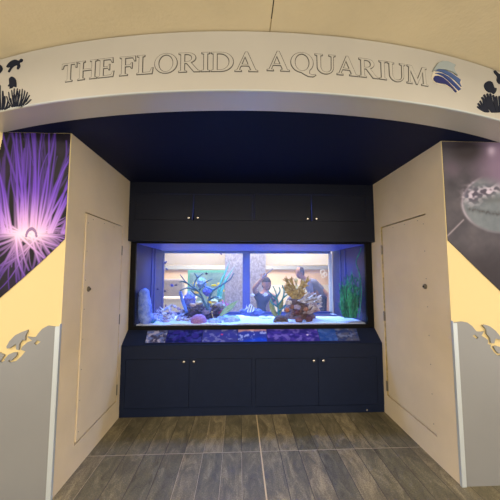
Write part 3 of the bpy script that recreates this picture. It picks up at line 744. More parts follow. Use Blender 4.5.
def branchy(bm, pts, r0, r1):
    n = len(pts); tube(bm, pts, [r0+(r1-r0)*i/(n-1) for i in range(n)], 8)
def curve(pts, k=5):
    P = [Vector(p) for p in pts]; P = [P[0]*2-P[1]] + P + [P[-1]*2-P[-2]]; out = []
    for i in range(1, len(P)-2):
        for t in range(k):
            u = t/k; p0, p1, p2, p3 = P[i-1:i+3]; out.append(.5*((2*p1)+(p2-p0)*u+(2*p0-5*p1+4*p2-p3)*u*u+(3*p1-p0-3*p2+p3)*u**3))
    out.append(P[-2]); return out
Y0 = 3.28
bm = bmesh.new()
BR = [[(209, 313, 0), (205.5, 305, -.02), (202, 297.4, -.04), (198, 290.8, -.06), (187, 283, -.05), (180, 274.6, -.05)], [(187, 283, -.05), (183, 281.5, -.06), (179.5, 282, -.07)],
      [(198, 290.8, -.06), (188, 288, -.02), (180, 290.5, 0)], [(199, 290.5, -.03), (204, 283.6, .02), (208, 281, .03), (212.4, 279, .03)], [(194, 286.5, -.04), (195, 282, .0), (198, 277.5, .02), (203, 273.5, .03)], [(197.5, 278, .02), (196, 275.5, .03), (194.2, 272.8, .03)],
      [(209, 313, 0), (208.5, 304, .02), (210, 296, .04), (214, 290, .05), (222, 284.8, .05), (230, 279.4, .04), (234, 273.2, .03)], [(214, 290, .05), (208, 288, .07), (204, 286, .08)], [(202, 297.4, -.04), (195, 294, -.09), (191, 290, -.1)], [(209, 300, .03), (214, 297, -.03), (219, 297.5, -.04)]]
for b in BR:
    pp = curve([W(x, y, Y0+dy) for x, y, dy in b]); r = .0185 if len(b) > 4 else .0125
    branchy(bm, pp, r, .006)
single('branching_coral', bm, mat('steel_blue_coral', (34, 78, 112), .7, c2=(66, 118, 146), scale=30), 'big steel blue antler coral branching over the dark rock', 'coral')

def ball(px, py, Y, r, m, label, seed, amp=.25, fr=4, sub=4, cat='coral', sq=(1, 1, 1)):
    bm = bmesh.new(); c = W(px, py, Y); blob(bm, c, (r*sq[0], r*sq[1], r*sq[2]), amp, fr, sub, seed); return single('coral', bm, m, label, cat)
ball(207.5, 291.5, 3.50, .056, mat('violet_blue_coral', (70, 74, 180), .8, c2=(112, 112, 214), scale=30, bump=.4), 'violet blue lumpy coral ball behind the blue branches', 31)
ball(201.5, 283, 3.52, .062, mat('pale_grey_coral', (112, 126, 140), .8, c2=(160, 172, 182), scale=30, bump=.4), 'pale grey rounded coral at the top behind the blue branches', 32, sq=(.9, .9, 1.1))
ball(189.5, 301, 3.44, .082, mat('lavender_blue_coral', (70, 82, 156), .8, c2=(136, 134, 196), scale=26, bump=.4), 'lavender blue coral clump beside the pale blue tube sponge', 33, amp=.45, sq=(.9, .8, 1.2))
ball(198.5, 321, 3.10, .092, mat('dusty_pink_coral', (148, 108, 160), .85, c2=(184, 136, 184), scale=60, bump=.6, bscale=120), 'dusty pink dome coral on the sand in front of the dark rock', 34, amp=.12, fr=6, sq=(1, .8, .80))
ball(232, 319.5, 3.2, .066, mat('ice_blue_rock', (150, 176, 226), .85, c2=(190, 206, 240), scale=30, bump=.5), 'light blue rock right of the pale green leaf', 35, amp=.4, cat='rock', sq=(1.4, 1, .6))
ball(214.5, 321.5, 3.1, .045, mat('ice_blue_rock', (0, 0, 0)), 'light blue rock beside the pink dome coral', 36, amp=.5, cat='rock', sq=(1.5, .9, .7))
ball(224.5, 319, 3.3, .062, mat('ice_blue_rock', (0, 0, 0)), 'light blue rock behind the other two near the pale leaf', 37, amp=.5, cat='rock', sq=(1.3, .9, .7))
bm = bmesh.new(); tube(bm, curve([W(187, 313, 3.3), W(184, 305, 3.3), W(182, 299, 3.28), W(180.5, 293, 3.28)]), .018, 12); blob(bm, W(180.5, 292.6, 3.28), .0185, .05, 2, 2, 1)
single('tube_sponge', bm, mat('cornflower_sponge', (82, 126, 214), .7, var=.1), 'smooth cornflower blue tube sponge leaning left at the left of the dark rock', 'sponge')
# knobby yellowish and tan pieces on the rock
for k, (px, py, Y, r, cc, lb) in enumerate([(214, 301.5, 3.40, .036, (206, 190, 150), 'tan shelf coral piece highest on the dark rock, left of the sage one'), (219, 304.5, 3.34, .034, (150, 140, 150), 'grey mauve coral piece before the rose sea fan'), (206, 312, 3.26, .036, (132, 118, 140), 'mauve coral slab at the front foot of the dark rock'), (193, 305, 3.32, .030, (190, 160, 150), 'pale pinkish coral knob beside the tube sponge'), (199, 303, 3.36, .030, (196, 176, 140), 'small tan coral knob at the left of the dark rock crown'), (214, 305, 3.36, .030, (206, 186, 120), 'small yellow coral knob in the middle of the dark rock'), (222, 306, 3.40, .036, (150, 140, 120), 'olive grey coral knob right of the yellow one'), (208, 309, 3.3, .030, (110, 100, 150), 'dull violet coral knob low on the dark rock'), (218, 299, 3.45, .038, (120, 150, 130), 'sage green coral knob under the right branch')]):
    ball(px, py, Y, r, mat('knob_paint_%d' % k, cc, .85, var=.2, scale=50), lb, 40+k, amp=.6, fr=2.4, sub=3, sq=(1.3, 1, .7))
bm = bmesh.new(); tube(bm, curve([W(215, 322, 3.12), W(213, 317, 3.13), W(212, 313.5, 3.15)]), [.006]*11, 8); blob(bm, W(212, 312, 3.15), .012, .3, 3, 2, 3); blob(bm, W(216, 320, 3.11), .010, .3, 3, 2, 4)
single('finger_coral', bm, mat('ochre_coral', (176, 160, 120), .7), 'ochre finger coral standing right of the pink dome coral', 'coral')
# pink fan
bm = bmesh.new(); root = W(220, 315, 3.42)
for k in range(16):
    a = math.radians(40 + 100*k/15); L = .17+.03*math.sin(k*3)
    tube(bm, curve([root, root+Vector((math.cos(a)*L*.5, .01*math.sin(k), math.sin(a)*L*.55)), root+Vector((math.cos(a+.1)*L, .02*math.sin(k*2), math.sin(a+.1)*L))], 3), [.009]*7, 6)
single('sea_fan', bm, mat('rose_fan', (190, 96, 140), .8), 'rose pink sea fan low behind right of the blue coral', 'coral')

def blade(bm, pts, w, n=14, tw=.3):
    pp = curve(pts, max(2, n//(len(pts)-1))); N_ = len(pp); prev = None
    for i, p in enumerate(pp):
        t = i/(N_-1); ww = w*math.sin(min(1, .12+t*.95)*PI)**.7*.5 + .0006; d = (pp[min(i+1, N_-1)]-pp[max(0, i-1)]).normalized()
        a = d.cross(Vector((math.sin(tw*t), -1, .1))).normalized(); nn = a.cross(d).normalized()*.0012
        ring = [bm.verts.new(p - a*ww), bm.verts.new(p + nn), bm.verts.new(p + a*ww), bm.verts.new(p - nn)]
        if prev:
            for q in range(4): bm.faces.new((prev[q], prev[(q+1) % 4], ring[(q+1) % 4], ring[q]))
        prev = ring
bm = bmesh.new()
for pts in ([(217, 306, 3.62), (218, 294, 3.62), (221, 282, 3.6), (226, 271, 3.6), (230.5, 259.5, 3.6)], [(219, 306, 3.6), (221, 295, 3.6), (224, 284, 3.6), (229, 275, 3.6), (236, 265, 3.58)], [(220, 308, 3.65), (219, 298, 3.65), (222, 288, 3.66), (226, 279, 3.66)]):
    blade(bm, [W(*p) for p in pts], .027)
t = single('ribbon_plant', bm, mat('sea_green_blade', (66, 160, 130), .5, c2=(100, 190, 150), scale=12), 'tall ribbon plant with thin sea green blades right of the blue coral', 'plant')
bm = bmesh.new()
for pts in ([(220, 316, 3.2), (226, 309, 3.2), (233, 304, 3.2), (239.5, 300, 3.2)], [(220.5, 316, 3.18), (227, 311, 3.18), (232, 307, 3.18), (237, 302, 3.18)]): blade(bm, [W(*p) for p in pts], .044)
single('leaf_plant', bm, mat('pale_green_leaf', (150, 190, 150), .5, c2=(176, 206, 156), scale=30), 'pale green pointed leaf leaning right above the light blue rocks', 'plant')

# ---- right reef: brown stack with golden antlers
M_brn = mat('brown_reef_rock', (96, 66, 66), .85, c2=(140, 104, 92), scale=26, bump=.5, bscale=70)
M_gold = mat('golden_coral', (132, 96, 40), .75, c2=(214, 180, 104), scale=30, bump=.3)
M_wtip = mat('white_tan_coral', (128, 104, 88), .8, c2=(240, 232, 226), scale=26, bump=.3)
bm = bmesh.new()
for k, (px, py, Y, rx_, rz_) in enumerate([(299, 317, 3.36, .16, .07), (295, 309, 3.40, .13, .08), (305, 307, 3.42, .12, .07), (297, 299, 3.42, .11, .075), (309, 317, 3.38, .08, .05)]):
    c = W(px, py, Y); blob(bm, c, (rx_, .12, rz_), .45, 2.6, 3, 60+k, flat=.85)
single('reef_rock', bm, M_brn, 'brown lumpy reef rock stack under the golden coral', 'rock')
def plate_antler(root, tips, r0, label, m, name='plate_coral'):
    bm = bmesh.new()
    for tp in tips:
        mid = (root+tp)*.5 + Vector((0, 0, -.02)); blade_pts = curve([root, mid, tp], 5); N_ = len(blade_pts); prev = None
        for i, p in enumerate(blade_pts):
            t = i/(N_-1); w = r0*(.35+1.25*t) if t < .9 else r0*1.2; d = (blade_pts[min(i+1, N_-1)]-blade_pts[max(0, i-1)]).normalized(); a = d.cross(Vector((.1, 1, .25))).normalized(); nn = a.cross(d).normalized()*.007
            jag = .004*math.sin(i*5.1)
            ring = [bm.verts.new(p - a*(w+jag) - nn), bm.verts.new(p + a*(w+jag) - nn), bm.verts.new(p + a*(w+jag) + nn), bm.verts.new(p - a*(w+jag) + nn)]
            if prev:
                for q in range(4): bm.faces.new((prev[q], prev[(q+1) % 4], ring[(q+1) % 4], ring[q]))
            else: bm.faces.new(ring[::-1])
            prev = ring
        bm.faces.new(prev)
        for sgn in (-1, 0, 1):
            d = (tp-root).normalized(); a = d.cross(Vector((0, 1, .2))).normalized(); e = tp + a*sgn*r0*1.0
            tube(bm, [e-d*.02, e+d*.022+a*sgn*.014], [.010, .006], 6)
    return single(name, bm, m, label, 'coral', smooth=False)
plate_antler(W(296.5, 289.5, 3.30), [W(285.5, 279, 3.27), W(290.5, 279, 3.20), W(296, 279.5, 3.36), W(303, 281, 3.25), W(308.5, 279, 3.30), W(306, 284.5, 3.2), W(288, 284, 3.16)], .0135, 'golden brown antler coral topmost of the right reef', M_gold)
plate_antler(W(296, 298.5, 3.27), [W(285, 286.5, 3.25), W(288, 291, 3.15), W(302, 289, 3.28), W(296, 290, 3.14), W(303.5, 292, 3.2), W(292, 288, 3.3)], .020, 'broad golden plate coral below the topmost antler coral', M_gold)
plate_antler(W(297, 300.5, 3.3), [W(309, 294.5, 3.26), W(315, 295.5, 3.3), W(320, 297.5, 3.24), W(320.5, 301, 3.2), W(313, 300, 3.16), W(306, 297.5, 3.2)], .011, 'white tipped antler coral reaching right from the right reef', M_wtip)
plate_antler(W(303, 313, 3.3), [W(315, 307.5, 3.22), W(320, 305.5, 3.28), W(311, 305, 3.24), W(318, 309.5, 3.2)], .010, 'brown and white shelf coral under the white tipped antler coral', mat('rust_white_coral', (150, 104, 86), .8, c2=(220, 204, 192), scale=16))
for k, (px, py, Y, r, cc, lb, sq) in enumerate([
    (288.5, 302.5, 3.16, .036, (214, 202, 196), 'pale squarish coral face on the left of the brown reef', (1, .5, .9)), (287, 310, 3.14, .026, (196, 124, 94), 'orange brown coral knob under the pale squarish coral', (1, .8, 1)), (292, 307, 3.20, .028, (140, 82, 66), 'rust coral knob in the middle of the brown reef', (1, .8, 1)), (306, 309.5, 3.16, .026, (170, 112, 84), 'orange coral knob at the right of the brown reef', (1, .8, 1)), (297, 307, 3.20, .036, (168, 150, 168), 'pinkish white coral lump at the reef centre', (1.3, .8, .8)),
    (299, 320, 3.12, .036, (128, 84, 96), 'mauve brown rock at the front foot of the right reef', (1.2, .8, .8)), (309, 319, 3.14, .042, (104, 66, 74), 'dark maroon rock at the right foot of the reef', (1, .8, 1)), (296.5, 312, 3.13, .030, (104, 62, 70), 'maroon ball coral low at the centre of the brown reef', (1.2, .8, 1))]):
    ball(px, py, Y, r, mat('reef_knob_%d' % k, cc, .85, var=.25, scale=40, bump=.4), lb, 70+k, amp=.4, fr=2.6, sub=3, sq=sq)
# cave shell at left foot
bm = bmesh.new(); c = W(281, 319, 3.12)
for k in range(9):
    a = PI*k/8; tube(bm, [c+Vector((math.cos(a)*.075, .0, math.sin(a)*.055-.03)), c+Vector((math.cos(a)*.06, .10, math.sin(a)*.045-.03))], [.016, .012], 8)
blob(bm, c+Vector((0, .08, -.01)), (.06, .05, .04), .2, 3, 3, 9)
single('cave_ornament', bm, mat('slate_brown_shell', (92, 92, 112), .8, c2=(130, 104, 100), scale=30), 'rounded slate brown cave ornament at left foot of the right reef', 'ornament')
bm = bmesh.new()
tk = [[(279, 316, 3.2), (278, 307, 3.2), (277, 300, 3.2), (276, 293, 3.2), (273, 286, 3.2)], [(277, 300, 3.2), (272, 295, 3.18), (268, 291, 3.17)], [(278, 307, 3.2), (272, 303, 3.2), (270, 299, 3.2)], [(278, 305, 3.2), (283, 298, 3.2), (284, 290, 3.2), (282, 285, 3.2)], [(283, 298, 3.2), (288, 294, 3.18)], [(277, 297, 3.2), (280, 291, 3.22), (279, 287, 3.22)], [(279, 311, 3.2), (285, 306, 3.19), (287, 300, 3.19)]]
for b in tk: branchy(bm, curve([W(*p) for p in b]), .011, .006)
single('branching_coral', bm, mat('deep_teal_coral', (30, 112, 130), .6, c2=(60, 150, 160), scale=30), 'small deep teal branching coral left of the golden coral', 'coral')
bm = bmesh.new(); blade(bm, [W(277, 318, 3.26), W(273, 310, 3.26), W(271, 303, 3.26), W(271, 297, 3.26)], .062); blade(bm, [W(278, 318, 3.27), W(281, 306, 3.27), W(283, 296, 3.27)], .05)
single('leaf_plant', bm, mat('olive_leaf', (156, 160, 96), .6), 'broad olive leaf behind the small teal branching coral', 'plant')
for k, (px, py, Y, r) in enumerate([(247, 312, 3.6, .09), (257, 312, 3.62, .08)]):
    ball(px, py, Y, r, mat('shadow_blue_rock', (70, 80, 136), .9, c2=(100, 108, 160), scale=20), ['dark blue grey rock left of centre at the back of the tank', 'dark blue grey rock right beside its twin at the back'][k], 90+k, amp=.4, cat='rock', sq=(1, .7, .5))
bm = bmesh.new(); c = W(265, 316, 3.35)
for k in range(5): blob(bm, c+Vector((random.uniform(-.06, .06), random.uniform(-.02, .02), -.01+random.uniform(-.01, .012))), (.03, .02, .014), .5, 3, 2, k)
single('coral_skeleton', bm, mat('bone_white', (224, 228, 238), .8), 'flat bone white coral skeleton lying on the sand between both reefs', 'coral')
# loose pebbles of the sand line
# kelp at right
kp = thing('artificial_plant', 'bushy dark green strand plant standing at the right end of the tank', 'plant', (W(352, 318, 3.12).x, 3.12, .85))
M_kelp = [mat('kelp_green', (22, 124, 100), .6, c2=(60, 186, 140), scale=20), mat('kelp_teal', (18, 92, 90), .6, c2=(40, 136, 116), scale=20)]
for half in (0, 1):
    bm = bmesh.new()
    for k in range(30):
        x0 = random.uniform(341.5, 359); top = random.choice([266, 271, 276, 281, 287, 294]) + abs(x0-352)*.9 + random.uniform(-2, 3); Yk = 3.12 + random.uniform(-.05, .05)
        pts = []; ph = random.uniform(0, 6)
        for q in range(6):
            t_ = q/5; pts.append(W(352+(x0-352)*(.72+.36*math.sin(t_*2.6)) + math.sin(t_*5+ph)*1.8*t_, 318 + (top-318)*t_, Yk))
        blade(bm, pts, .013, 15, tw=random.uniform(-2, 2))
        for q in range(1, 5):
            e = pts[q] + Vector((random.choice((-1, 1))*random.uniform(.02, .04), random.uniform(-.02, .02), .03)); blade(bm, [pts[q], (pts[q]+e)*.5+Vector((0, 0, .006)), e], .012, 4)
    put(obj('fronds', bm, M_kelp[half], None), kp)
bm = bmesh.new()
for pts in ([(359, 318), (361, 300), (362, 285), (359, 272), (356, 262), (360, 252), (363, 248)], [(343, 316), (340.5, 303), (341, 292), (339, 283)], [(346, 300), (345, 290), (348, 281), (347, 275)]): tube(bm, curve([W(min(x, 361), y, 3.07) for x, y in pts]), .005, 6)
put(obj('runners', bm, M_kelp[0], None), kp)

# ---------- fish
def fish(px, py, Y, L, hgt, ang, m, label, group=None, stripes=None, face=1):
    t = thing('fish', label, 'fish', W(px, py, Y), 0, group)
    t.rotation_euler = (0, ang, 0 if face > 0 else PI)
    bm = bmesh.new(); n = 12; rings = []
    for i in range(n+1):
        u = i/n; x = L*(.5-u*.82); r = math.sin(min(1, u*.93+.04)*PI)**.75
        rings.append([bm.verts.new((x, hgt*.22*r*math.cos(a*2*PI/12), hgt*.5*r*math.sin(a*2*PI/12))) for a in range(12)])
    for i in range(n):
        for a in range(12): bm.faces.new((rings[i][a], rings[i][(a+1) % 12], rings[i+1][(a+1) % 12], rings[i+1][a]))
    bm.faces.new(rings[0][::-1]); bm.faces.new(rings[-1])
    b = obj('body', bm, m, t, smooth=True)
    fr = lambda x, z, d: Vector((x, d, z))
    bm = bmesh.new(); prism(bm, [[(-.28*L, 0), (-.34*L, .06*hgt), (-.52*L, .42*hgt), (-.46*L, 0), (-.52*L, -.42*hgt), (-.34*L, -.06*hgt)]], -.0012, .0012, fr); obj('tail_fin', bm, m, t)
    bm = bmesh.new(); prism(bm, [[(.2*L, .38*hgt), (.05*L, .68*hgt), (-.22*L, .55*hgt), (-.25*L, .2*hgt)]], -.001, .001, fr); prism(bm, [[(.0, -.40*hgt), (-.1*L, -.66*hgt), (-.22*L, -.5*hgt), (-.24*L, -.2*hgt)]], -.001, .001, fr); obj('fins', bm, m, t)
    if stripes:
        bm = bmesh.new()
        for sx, w in ((.22, .05), (-.02, .06), (-.2, .04)):
            u = (.5-sx)/.82; r = math.sin(min(1, u*.93+.04)*PI)**.75*1.03
            rr = [[bm.verts.new((L*(sx+q*w), hgt*.22*r*math.cos(a*2*PI/12), hgt*.5*r*math.sin(a*2*PI/12))) for a in range(12)] for q in (-1, 1)]
            for a in range(12): bm.faces.new((rr[0][a], rr[0][(a+1) % 12], rr[1][(a+1) % 12], rr[1][a]))
        obj('stripes', bm, stripes, t)
    return t
M_df = mat('dark_blue_fish', (34, 36, 92), .4); M_bf = mat('royal_blue_fish', (36, 50, 170), .4); M_wf = mat('white_fish', (214, 222, 244), .4); M_yf = mat('yellow_fish', (250, 220, 20), .4)
fish(165.2, 262.8, 3.5, .060, .024, -.75, M_df, 'dark fish tilted upward nearest the rear window top left corner')
fish(166.6, 269, 3.5, .040, .018, .7, M_df, 'dark fish nosing down just below the tilted dark fish')
fish(171.8, 285.4, 3.4, .052, .030, .4, M_bf, 'royal blue fish swimming left of the steel blue coral tip')
fish(176.3, 285, 3.4, .050, .022, .0, M_df, 'flat dark fish touching the left tip of steel blue coral', face=-1)
fish(165, 291.2, 3.4, .040, .022, .2, M_df, 'small dark fish at the left edge of rear window, lowest there')
fish(157.7, 289, 3.5, .036, .018, 0, M_df, 'faint dark fish before the left tank wall')
fish(144, 291, 3.08, .042, .020, .1, M_df, 'dark fish in front of the pale blue boulder top')
fish(206.3, 273.6, 3.3, .040, .026, .3, M_df, 'black fish above the pale grey coral')
fish(221, 254, 3.4, .040, .014, .7, M_df, 'small dark fish near the top right of the left window half')
fish(275.5, 252.8, 3.3, .055, .012, -.7, M_df, 'slim dark fish just under the lid right of the centre post')
fish(250, 308.6, 3.3, .11, .085, .3, M_wf, 'round dark and white banded fish low between both reefs', stripes=mat('black_band', (24, 28, 60), .4))
fish(252.4, 295, 3.35, .060, .036, .1, M_wf, 'pale white fish left of its twin before the person taking a picture')
fish(265.3, 294.6, 3.35, .066, .038, 0, M_wf, 'pale white fish right of its twin, next to small teal coral')
fish(214.5, 285.3, 3.36, .085, .024, .0, M_yf, 'yellow fish between the branches of steel blue coral', face=-1)
fish(194.5, 285.5, 3.5, .040, .020, .2, M_yf, 'small yellow fish at left behind the steel blue branches')
fish(210, 302.4, 3.26, .050, .022, .4, M_yf, 'yellow fish hovering low in front of the dark rock')

# ------------------------------------------------------------------ room beyond the tank
struct(box('floor', (-4, 4.3, -.1), (5, 8.6, 0), mat('far_floor_tile', (150, 140, 124), .5, var=.1)))
M_farwall = mat('far_room_peach_wall', (222, 196, 168), .7)
struct(box('wall_back', (-4, 8.4, 0), (5, 8.5, 2.8), M_farwall)); struct(box('wall_far_left', (-4.1, 4.2, 0), (-4, 8.4, 2.8), M_farwall)); struct(box('wall_far_right', (5, 4.2, 0), (5.1, 8.4, 2.8), M_farwall))
struct(box('ceiling', (-4, 4.12, 2.7), (5, 8.5, 2.8), mat('far_ceiling_white', (214, 210, 204), .8)))
M_cr = mat('cream_drop_beam', (240, 228, 200), .6)
struct(box('trim_5', (-3.9, 5.6, 1.575), (4.9, 5.9, 2.69), M_cr))
struct(box('trim_6', (-3.9, 8.28, 1.50), (4.9, 8.39, 1.62), mat('grey_far_band', (170, 176, 178), .7)))
struct(box('trim_7', (-3.9, 8.30, .05), (4.9, 8.39, 1.02), mat('pale_wainscot', (222, 220, 210), .7)))
pil = thing('pillar', 'grey mosaic clad pillar seen through the middle of the tank', 'pillar', (.12, 5.25, 0))
def mosaic():
    m = bpy.data.materials.new('grey_mosaic'); m.use_nodes = True; nt = m.node_tree; b = nt.nodes['Principled BSDF']; b.inputs['Roughness'].default_value = .5
    tc = nt.nodes.new('ShaderNodeTexCoord'); v = nt.nodes.new('ShaderNodeTexVoronoi'); v.inputs['Scale'].default_value = 55; mp = nt.nodes.new('ShaderNodeMapping'); mp.inputs['Scale'].default_value = (1, 1, .6)
    nt.links.new(tc.outputs['Object'], mp.inputs[0]); nt.links.new(mp.outputs[0], v.inputs['Vector'])
    r = nt.nodes.new('ShaderNodeValToRGB'); r.color_ramp.elements[0].color = (*lin((176, 172, 182)), 1); r.color_ramp.elements[1].color = (*lin((232, 228, 230)), 1)
    sp = nt.nodes.new('ShaderNodeSeparateColor'); nt.links.new(v.outputs['Color'], sp.inputs[0]); nt.links.new(sp.outputs[0], r.inputs[0]); nt.links.new(r.outputs[0], b.inputs['Base Color']); return m
put(box('shaft', (-.26, 5.0, 0), (.505, 5.5, 2.69), mosaic(), None, .01), pil); put(box('plinth', (-.28, 4.98, 0), (.525, 5.52, .12), mat('dark_plinth', (60, 58, 62), .5), None, .004), pil)

bd = thing('display_board', 'teal framed display board with yellow fish pictures seen through left half of tank', 'display board', (-.79, 6.9, 0))
M_teal = mat('teal_board_frame', (96, 186, 172), .6)
bm = bmesh.new(); bx(bm, (-1.30, 6.86, .45), (-.28, 6.90, 1.47), .005); put(obj('frame', bm, M_teal, None), bd)
bm = bmesh.new(); bx(bm, (-1.24, 6.85, .51), (-.34, 6.862, 1.41)); put(obj('screen', bm, mat('sea_green_picture', (104, 150, 166), .5, c2=(140, 184, 196), scale=4), None), bd)
bm = bmesh.new()
for k in range(9): blob(bm, (-1.15+(k % 3)*.34+random.uniform(-.08, .08), 6.845, .75+(k//3)*.2+random.uniform(-.05, .05)), (.07, .006, .03), .3, 2, 2, k)
put(obj('yellow_fish_pictures', bm, mat('picture_yellow', (230, 214, 90), .5), None), bd)
bm = bmesh.new(); 
for x in (-1.2, -.42): bx(bm, (x, 6.87, 0), (x+.04, 6.91, .46), .003); bx(bm, (x-.01, 6.7, 0), (x+.05, 7.05, .03), .003)
put(obj('stand', bm, M_teal, None), bd)
ch = thing('armchair', 'grey high backed armchair in the room beyond, seen at left through tank', 'chair', (-1.75, 7.0, 0))
M_gr = mat('grey_upholstery', (150, 146, 150), .9, var=.1)
for nm, lo, hi in (('backrest', (-2.16, 7.15, .4), (-1.46, 7.35, 1.24)), ('seat', (-2.16, 6.65, .25), (-1.46, 7.2, .47)), ('armrest', (-2.28, 6.65, .2), (-2.14, 7.3, .65)), ('armrest', (-1.48, 6.65, .2), (-1.34, 7.3, .65))): put(box(nm, lo, hi, M_gr, None, .04), ch)
for x in (-2.2, -1.46):
    for yy in (6.72, 7.22): put(box('leg', (x, yy, 0), (x+.05, yy+.05, .26), M_dark, None, .004), ch)
sb = thing('counter', 'white counter standing before the grey armchair beyond the tank', 'counter', (-1.4, 6.0, 0))
put(box('body', (-1.75, 5.95, 0), (-1.0, 6.35, .82), mat('white_counter', (226, 224, 214), .5), None, .006), sb); put(box('countertop', (-1.78, 5.93, .82), (-.97, 6.37, .86), mat('white_counter', (0, 0, 0)), None, .004), sb)
wr = thing('wall_ornament', 'white looped ornament on the peach wall at right beyond the tank', 'ornament', (2.6, 8.25, 1.2))
bm = bmesh.new()
for k, (cx_, cz_, r) in enumerate([(2.61, 1.42, .07), (2.68, 1.35, .06), (2.62, 1.29, .05)]): tube(bm, [(cx_+r*math.cos(a*PI/8), 8.24, cz_+r*math.sin(a*PI/8)) for a in range(17)], .018, 8)
put(obj('loops', bm, mat('white_loop', (240, 236, 226), .5), None, smooth=True), wr)

# ------------------------------------------------------------------ people beyond the tank
def skin(name, J, E, m, parent, extra=None, lvl=2):
    """J: name->(pos, radius) ; E: edges ; grows a body with Skin and Subdivision and returns the evaluated mesh"""
    keys = list(J); me = bpy.data.meshes.new(name+'_s'); me.from_pydata([J[k][0] for k in keys], [(keys.index(a), keys.index(b)) for a, b in E], [])
    o = bpy.data.objects.new(name+'_s', me); col.objects.link(o)
    o.modifiers.new('s', 'SKIN'); sd = o.modifiers.new('d', 'SUBSURF'); sd.levels = lvl; sd.render_levels = lvl
    if not me.skin_vertices: me.attributes.new('skin_vertices', 'FLOAT', 'POINT')
    for i, k in enumerate(keys):
        r = J[k][1]; r = r if hasattr(r, '__len__') else (r, r); me.skin_vertices[0].data[i].radius = r
    me.skin_vertices[0].data[0].use_root = True
    dg = bpy.context.evaluated_depsgraph_get(); ev = o.evaluated_get(dg); mm = bpy.data.meshes.new_from_object(ev)
    bpy.data.objects.remove(o); bm = bmesh.new(); bm.from_mesh(mm)
    if extra: extra(bm)
    out = obj(name, bm, m, None, smooth=True); return put(out, parent)
def head(bm, c, fwd, r=.105, tilt=0.):
    f = Vector(fwd).normalized(); z = Vector((0, 0, 1)); s = f.cross(z).normalized(); z = s.cross(f).normalized()
    g_ = bmesh.ops.create_uvsphere(bm, u_segments=24, v_segments=18, radius=1)
    for v in g_['verts']:
        p = v.co.copy(); x, y, h = p.x, p.y, p.z
        w = .72 if h > -.2 else .72*(1-.45*(-.2-h)); dpt = .88
        yy = y*dpt
        if y > 0: # face
            if abs(x) < .22 and -.35 < h < .12: yy += .16*(1-abs(x)/.22)*(1-abs(h+.18)/.3)*(1 if abs(h+.18) < .3 else 0)
            if .05 < h < .3 and .18 < abs(x) < .5: yy -= .06
            if -.62 < h < -.48 and abs(x) < .3: yy += .04
        v.co = Vector(c) + (s*x*w + f*yy + z*h*1.12)*r
    for sg in (-1, 1):
        g2 = bmesh.ops.create_icosphere(bm, subdivisions=2, radius=1)
        for v in g2['verts']: v.co = Vector(c) + (s*(sg*.74 + v.co.x*.07) + f*(-.05+v.co.y*.17) + z*(-.02+v.co.z*.26))*r
def hair(bm, c, fwd, r, long=False):
    f = Vector(fwd).normalized(); z = Vector((0, 0, 1)); s = f.cross(z).normalized()
    g_ = bmesh.ops.create_icosphere(bm, subdivisions=4, radius=1)
    kill = []
    for v in g_['verts']:
        p = v.co.copy(); lim = (.25 if p.y > .1 else (-.9 if long else -.35))
        if p.z < lim: p.z = lim
        v.co = Vector(c) + (s*p.x*.82 + f*(p.y*.95-.06) + z*p.z*1.22)*r*(1+.03*noise.noise(v.co*6))
def hand(J, E, wrist, pal, d, side, nm):
    """five short skinned finger chains rooted in the palm"""
    d = Vector(d).normalized(); s = Vector(side).normalized(); n_ = d.cross(s)
    J[nm+'p'] = (pal, (.030, .014)); E.append((wrist, nm+'p'))
    for k, (o_, L) in enumerate(((-.026, .060), (-.009, .072), (.009, .076), (.026, .068))):
        a = Vector(pal)+d*.028+s*o_; b = a+d*L*.5+n_*.006; c = b+d*L*.4+n_*.018
        J[nm+'a%d' % k] = (a, .009); J[nm+'b%d' % k] = (b, .0085); J[nm+'c%d' % k] = (c, .0075); E += [(nm+'p', nm+'a%d' % k), (nm+'a%d' % k, nm+'b%d' % k), (nm+'b%d' % k, nm+'c%d' % k)]
    a = Vector(pal)+s*.034-d*.01; b = a+s*.022+d*.024; c = b+d*.025; J[nm+'t0'] = (a, .011); J[nm+'t1'] = (b, .010); J[nm+'t2'] = (c, .008); E += [(nm+'p', nm+'t0'), (nm+'t0', nm+'t1'), (nm+'t1', nm+'t2')]
V = Vector
